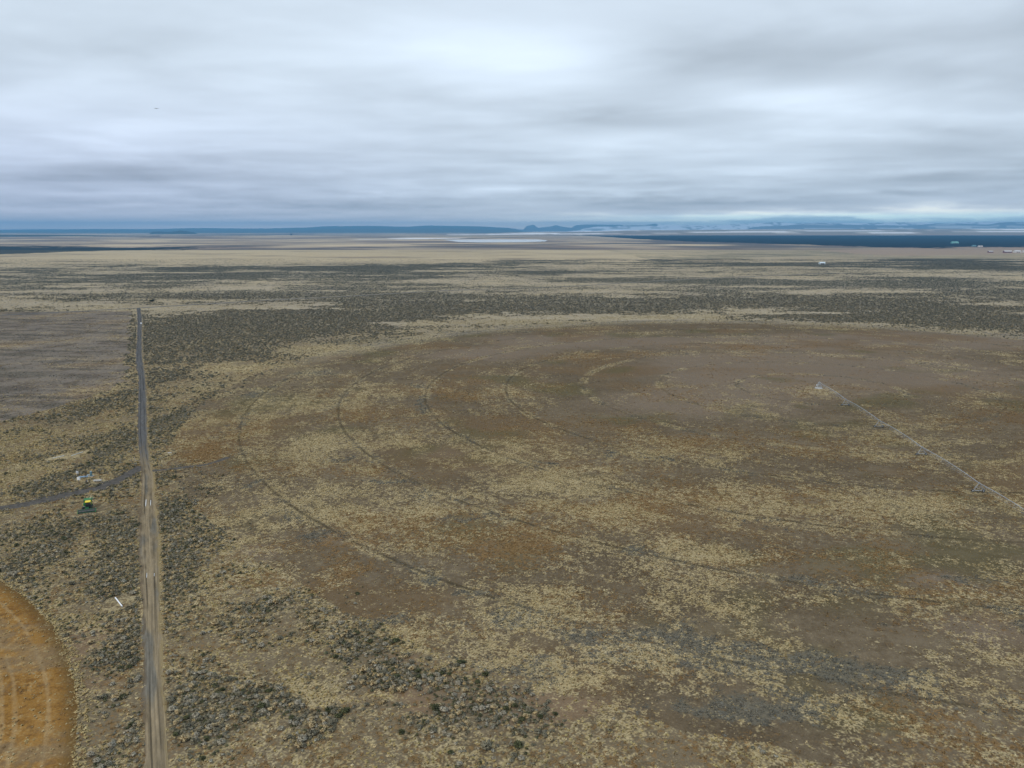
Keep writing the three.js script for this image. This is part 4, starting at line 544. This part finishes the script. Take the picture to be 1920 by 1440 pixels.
const farTufts = new Herd('far_grass', many(2, () => tuftShape(6, 1.3, 3, 0.6, 0.5)), 'tan grass clumps over the middle distance', 'grass');
const brush = new Herd('low_sagebrush', many(3, () => bushShape(84, 3, 0.34, 0.8, 0, 1)), 'countless grey green sagebrush covering the steppe', 'shrubs');
const farBrush = new Herd('far_sagebrush', many(3, () => bushShape(10, 3, 0.4, 0.6, 0, 0)), 'distant dark sagebrush speckling the plain', 'shrubs');
const tint = (a, b, t) => [mix(a[0], b[0], t), mix(a[1], b[1], t), mix(a[2], b[2], t)];
const onRoad = (x, z, m) => { const [q, w] = roadX(z); return Math.abs(x - q) < w / 2 + m || (z < -262 && z > -365 && x < -125 && (lineDist(PLACE.track, x, z) < 2.3 + m || lineDist(PLACE.spur, x, z) < 1.0 + m)) || (z > -400 && KEEP.some(([a, b, r]) => Math.hypot(x - a, (z - b) * 0.8) < r)); };
const sageTone = () => { const t = rnd(); return t < 0.42 ? tint([0.19, 0.173, 0.115], [0.30, 0.27, 0.19], rnd()) : t < 0.62 ? tint([0.095, 0.10, 0.052], [0.16, 0.155, 0.085], rnd()) : t < 0.86 ? tint([0.29, 0.265, 0.20], [0.43, 0.39, 0.30], rnd()) : tint([0.40, 0.31, 0.16], [0.52, 0.41, 0.22], rnd()); };
const heroes = [];                                  // the bushes of the foreground; the largest in view become things of their own
const NEAR = 0.55, MID = 1.35, FARTHER = 3.0;
for (let z = -122; z > -600; z -= NEAR) {
  const w = halfWide(z);
  for (let x = -w; x < w; x += NEAR) {
    const px = x + (rnd() - 0.5) * NEAR, pz = z + (rnd() - 0.5) * NEAR; if ((pz < -380 && rnd() < sst(-380, -600, pz)) || onRoad(px, pz, 0.3)) continue;
    cover(px, pz, 1);
    if (K.zone !== 'stubble' && rnd() < K.sage * 0.56) { const s = 0.26 + 0.95 * rnd() * rnd() * rnd() + 0.3 * rnd(); if ((pz > -262 && K.zone !== 'circle' && s > 0.86) || (pz > -205 && s > 0.72)) heroes.push([px, pz, s]); else brush.add(px, pz, s, s, sageTone()); continue; }
    if (K.zone !== 'circle' && Math.abs(Math.hypot(px - SX, pz - SZ) - SR - 0.8) < 1.3 && rnd() < 0.45) { tufts.add(px, pz, 0.7 + 0.6 * rnd(), 0.8 + 0.7 * rnd(), tint([0.40, 0.31, 0.14], [0.6, 0.48, 0.25], rnd())); continue; }
    if (rnd() < K.tan * 0.6) tufts.add(px, pz, 0.5 + 0.6 * rnd(), 0.5 + 0.6 * rnd(), K.zone === 'steppe' && rnd() < 0.5 ? tint([0.36, 0.27, 0.10], [0.5, 0.4, 0.18], rnd()) : tint([0.38, 0.29, 0.13], [0.64, 0.52, 0.30], rnd()));
    else if (rnd() < K.rust * 0.4) weeds.add(px, pz, 0.5 + 0.6 * rnd(), 0.5 + 0.6 * rnd(), tint([0.22, 0.13, 0.05], [0.36, 0.24, 0.11], rnd()));
    else if (rnd() < K.slate * 0.5) weeds.add(px, pz, 0.6 + 0.6 * rnd(), 0.5 + 0.6 * rnd(), tint([0.11, 0.105, 0.083], [0.24, 0.222, 0.178], rnd()));
    else if (rnd() < 0.03) tufts.add(px, pz, 0.4 + 0.4 * rnd(), 0.4 + 0.4 * rnd(), tint([0.36, 0.28, 0.14], [0.55, 0.45, 0.27], rnd()));
  }
}
for (let z = -380; z > -1500; z -= MID) {
  const w = halfWide(z);
  for (let x = -w; x < w; x += MID) {
    const px = x + (rnd() - 0.5) * MID, pz = z + (rnd() - 0.5) * MID; if ((pz > -600 && rnd() > sst(-380, -600, pz)) || (pz < -900 && rnd() < sst(-900, -1500, pz)) || (pz < -1080 && lineDist(PLACE.crossroad, px, pz) < 9) || onRoad(px, pz, 0.4)) continue;
    cover(px, pz, 1);
    if (rnd() < K.sage * mix(0.5, 0.36, sst(-550, -800, pz))) { const s = 0.6 + 0.8 * rnd(); brush.add(px, pz, s, s * 0.9, tint(sageTone(), [0.19, 0.18, 0.145], 0.4)); }
    else if (rnd() < K.tan * (K.zone === 'fallow' ? 0.1 : 0.4)) farTufts.add(px, pz, 0.4 + 0.6 * rnd(), 0.5 + 0.5 * rnd(), tint([0.38, 0.30, 0.16], [0.6, 0.5, 0.31], rnd()));
    else if (rnd() < K.rust * 0.25) farTufts.add(px, pz, 0.4 + 0.5 * rnd(), 0.4 + 0.4 * rnd(), tint([0.2, 0.12, 0.05], [0.33, 0.22, 0.1], rnd()));
    else if (rnd() < K.slate * 0.25) farTufts.add(px, pz, 0.4 + 0.5 * rnd(), 0.4 + 0.4 * rnd(), tint([0.1, 0.1, 0.085], [0.2, 0.19, 0.16], rnd()));
  }
}
for (let z = -900; z > -2900; z -= FARTHER) {
  const w = halfWide(z);
  for (let x = -w; x < w; x += FARTHER) {
    const px = x + (rnd() - 0.5) * FARTHER, pz = z + (rnd() - 0.5) * FARTHER; if ((pz > -1500 && rnd() > sst(-900, -1500, pz)) || onRoad(px, pz, 0.6)) continue; cover(px, pz, 0); if (lineDist(PLACE.crossroad, px, pz) < 9) continue;
    if (rnd() < 0.05 + K.sage * 0.6) { const s = 0.8 + 1.5 * rnd(); farBrush.add(px, pz, s, s * 0.8, tint([0.045, 0.05, 0.042], [0.15, 0.143, 0.115], rnd())); }
  }
}
// the foreground bushes one by one
{
  const kinds = [
    ['sagebrush', many(4, () => bushShape(240, 4, 0.3, 0.9, 8, 1)), matte(0.24, 0.22, 0.155)],
    ['sagebrush', many(4, () => bushShape(240, 5, 0.27, 0.9, 8, 1)), matte(0.40, 0.365, 0.28)],
    ['sagebrush', many(3, () => bushShape(240, 5, 0.3, 0.85, 8, 1)), matte(0.10, 0.105, 0.052)],
    ['rabbitbrush', many(4, () => bushShape(240, 3, 0.34, 0.95, 8, 1)), matte(0.54, 0.435, 0.255)],
  ];
  const place = (x, z) => { const [q] = roadX(z); return x < q ? 0 : x < q + 22 ? 1 : 2; };
  const text = {
    sagebrush: [['dark grey sagebrush crowding the west verge of the dirt road', 'sagebrush west of the road'], ['grey green sagebrush along the east verge of the dirt road', 'sagebrush along the east verge'], ['dusky grey sagebrush in the thicket at the near rim of the circle', 'sagebrush at the circle rim']],
    silver: [['silvery sagebrush west of the dirt road', 'silvery sagebrush west of the road'], ['silvery sagebrush near the east verge of the road', 'silvery sagebrush by the east verge'], ['pale silvery sagebrush at the near rim of the circle', 'silvery sagebrush at the circle rim']],
    rabbitbrush: [['tan rabbitbrush mound west of the dirt road', 'rabbitbrush west of the road'], ['tan rabbitbrush mound beside the east verge', 'rabbitbrush by the east verge'], ['tan rabbitbrush mound on bare soil at the circle rim', 'rabbitbrush at the circle rim']],
  };
  heroes.sort((a, b) => b[2] / Math.hypot(b[0], b[1]) - a[2] / Math.hypot(a[0], a[1]));
  let sage = 0, rab = 0;
  for (const [x, z, s] of heroes) {
    const u = rnd(), p = place(x, z), k = u < 0.34 ? 0 : u < 0.66 ? 1 : u < 0.76 ? 2 : 3;
    if (Math.abs(x) > halfWide(z) * 0.93 || z > -136 || (k < 3 ? sage >= 290 : rab >= 160)) { brush.add(x, z, s, s, k === 3 ? [0.42, 0.35, 0.22] : sageTone()); continue; }
    if (k < 3) sage++; else rab++;
    const [n, geos, m] = kinds[k], o = top(new THREE.Mesh(geos[(rnd() * geos.length) | 0], m), n), [label, grp] = text[k === 1 ? 'silver' : n][p];
    o.position.set(x, 0.01, z); o.scale.setScalar(s * 1.05); o.rotation.y = rnd() * 6.283; tag(o, label, 'shrub', grp);
  }
}
for (const h of [tufts, weeds, farTufts, brush, farBrush]) h.done();
{ // one dark juniper past the junction
  const [x, z] = AT.bush, t = tag(top(new THREE.Group(), 'juniper_tree'), 'low dark juniper past the road junction', 'tree'); t.position.set(x, 0, z);
  part(t, 'trunk', new THREE.CylinderGeometry(0.2, 0.32, 1.6, 8).translate(0, 0.75, 0), WOOD); const c = part(t, 'crown', bushShape(260, 6, 0.3, 0.62, 6, 1), matte(0.04, 0.055, 0.04)); c.scale.set(4.6, 4.2, 4.2); c.position.y = 0.4;
}
scene.traverse((o) => { if (o.isMesh) { o.castShadow = true; o.receiveShadow = true; } });
renderer.render(scene, camera);
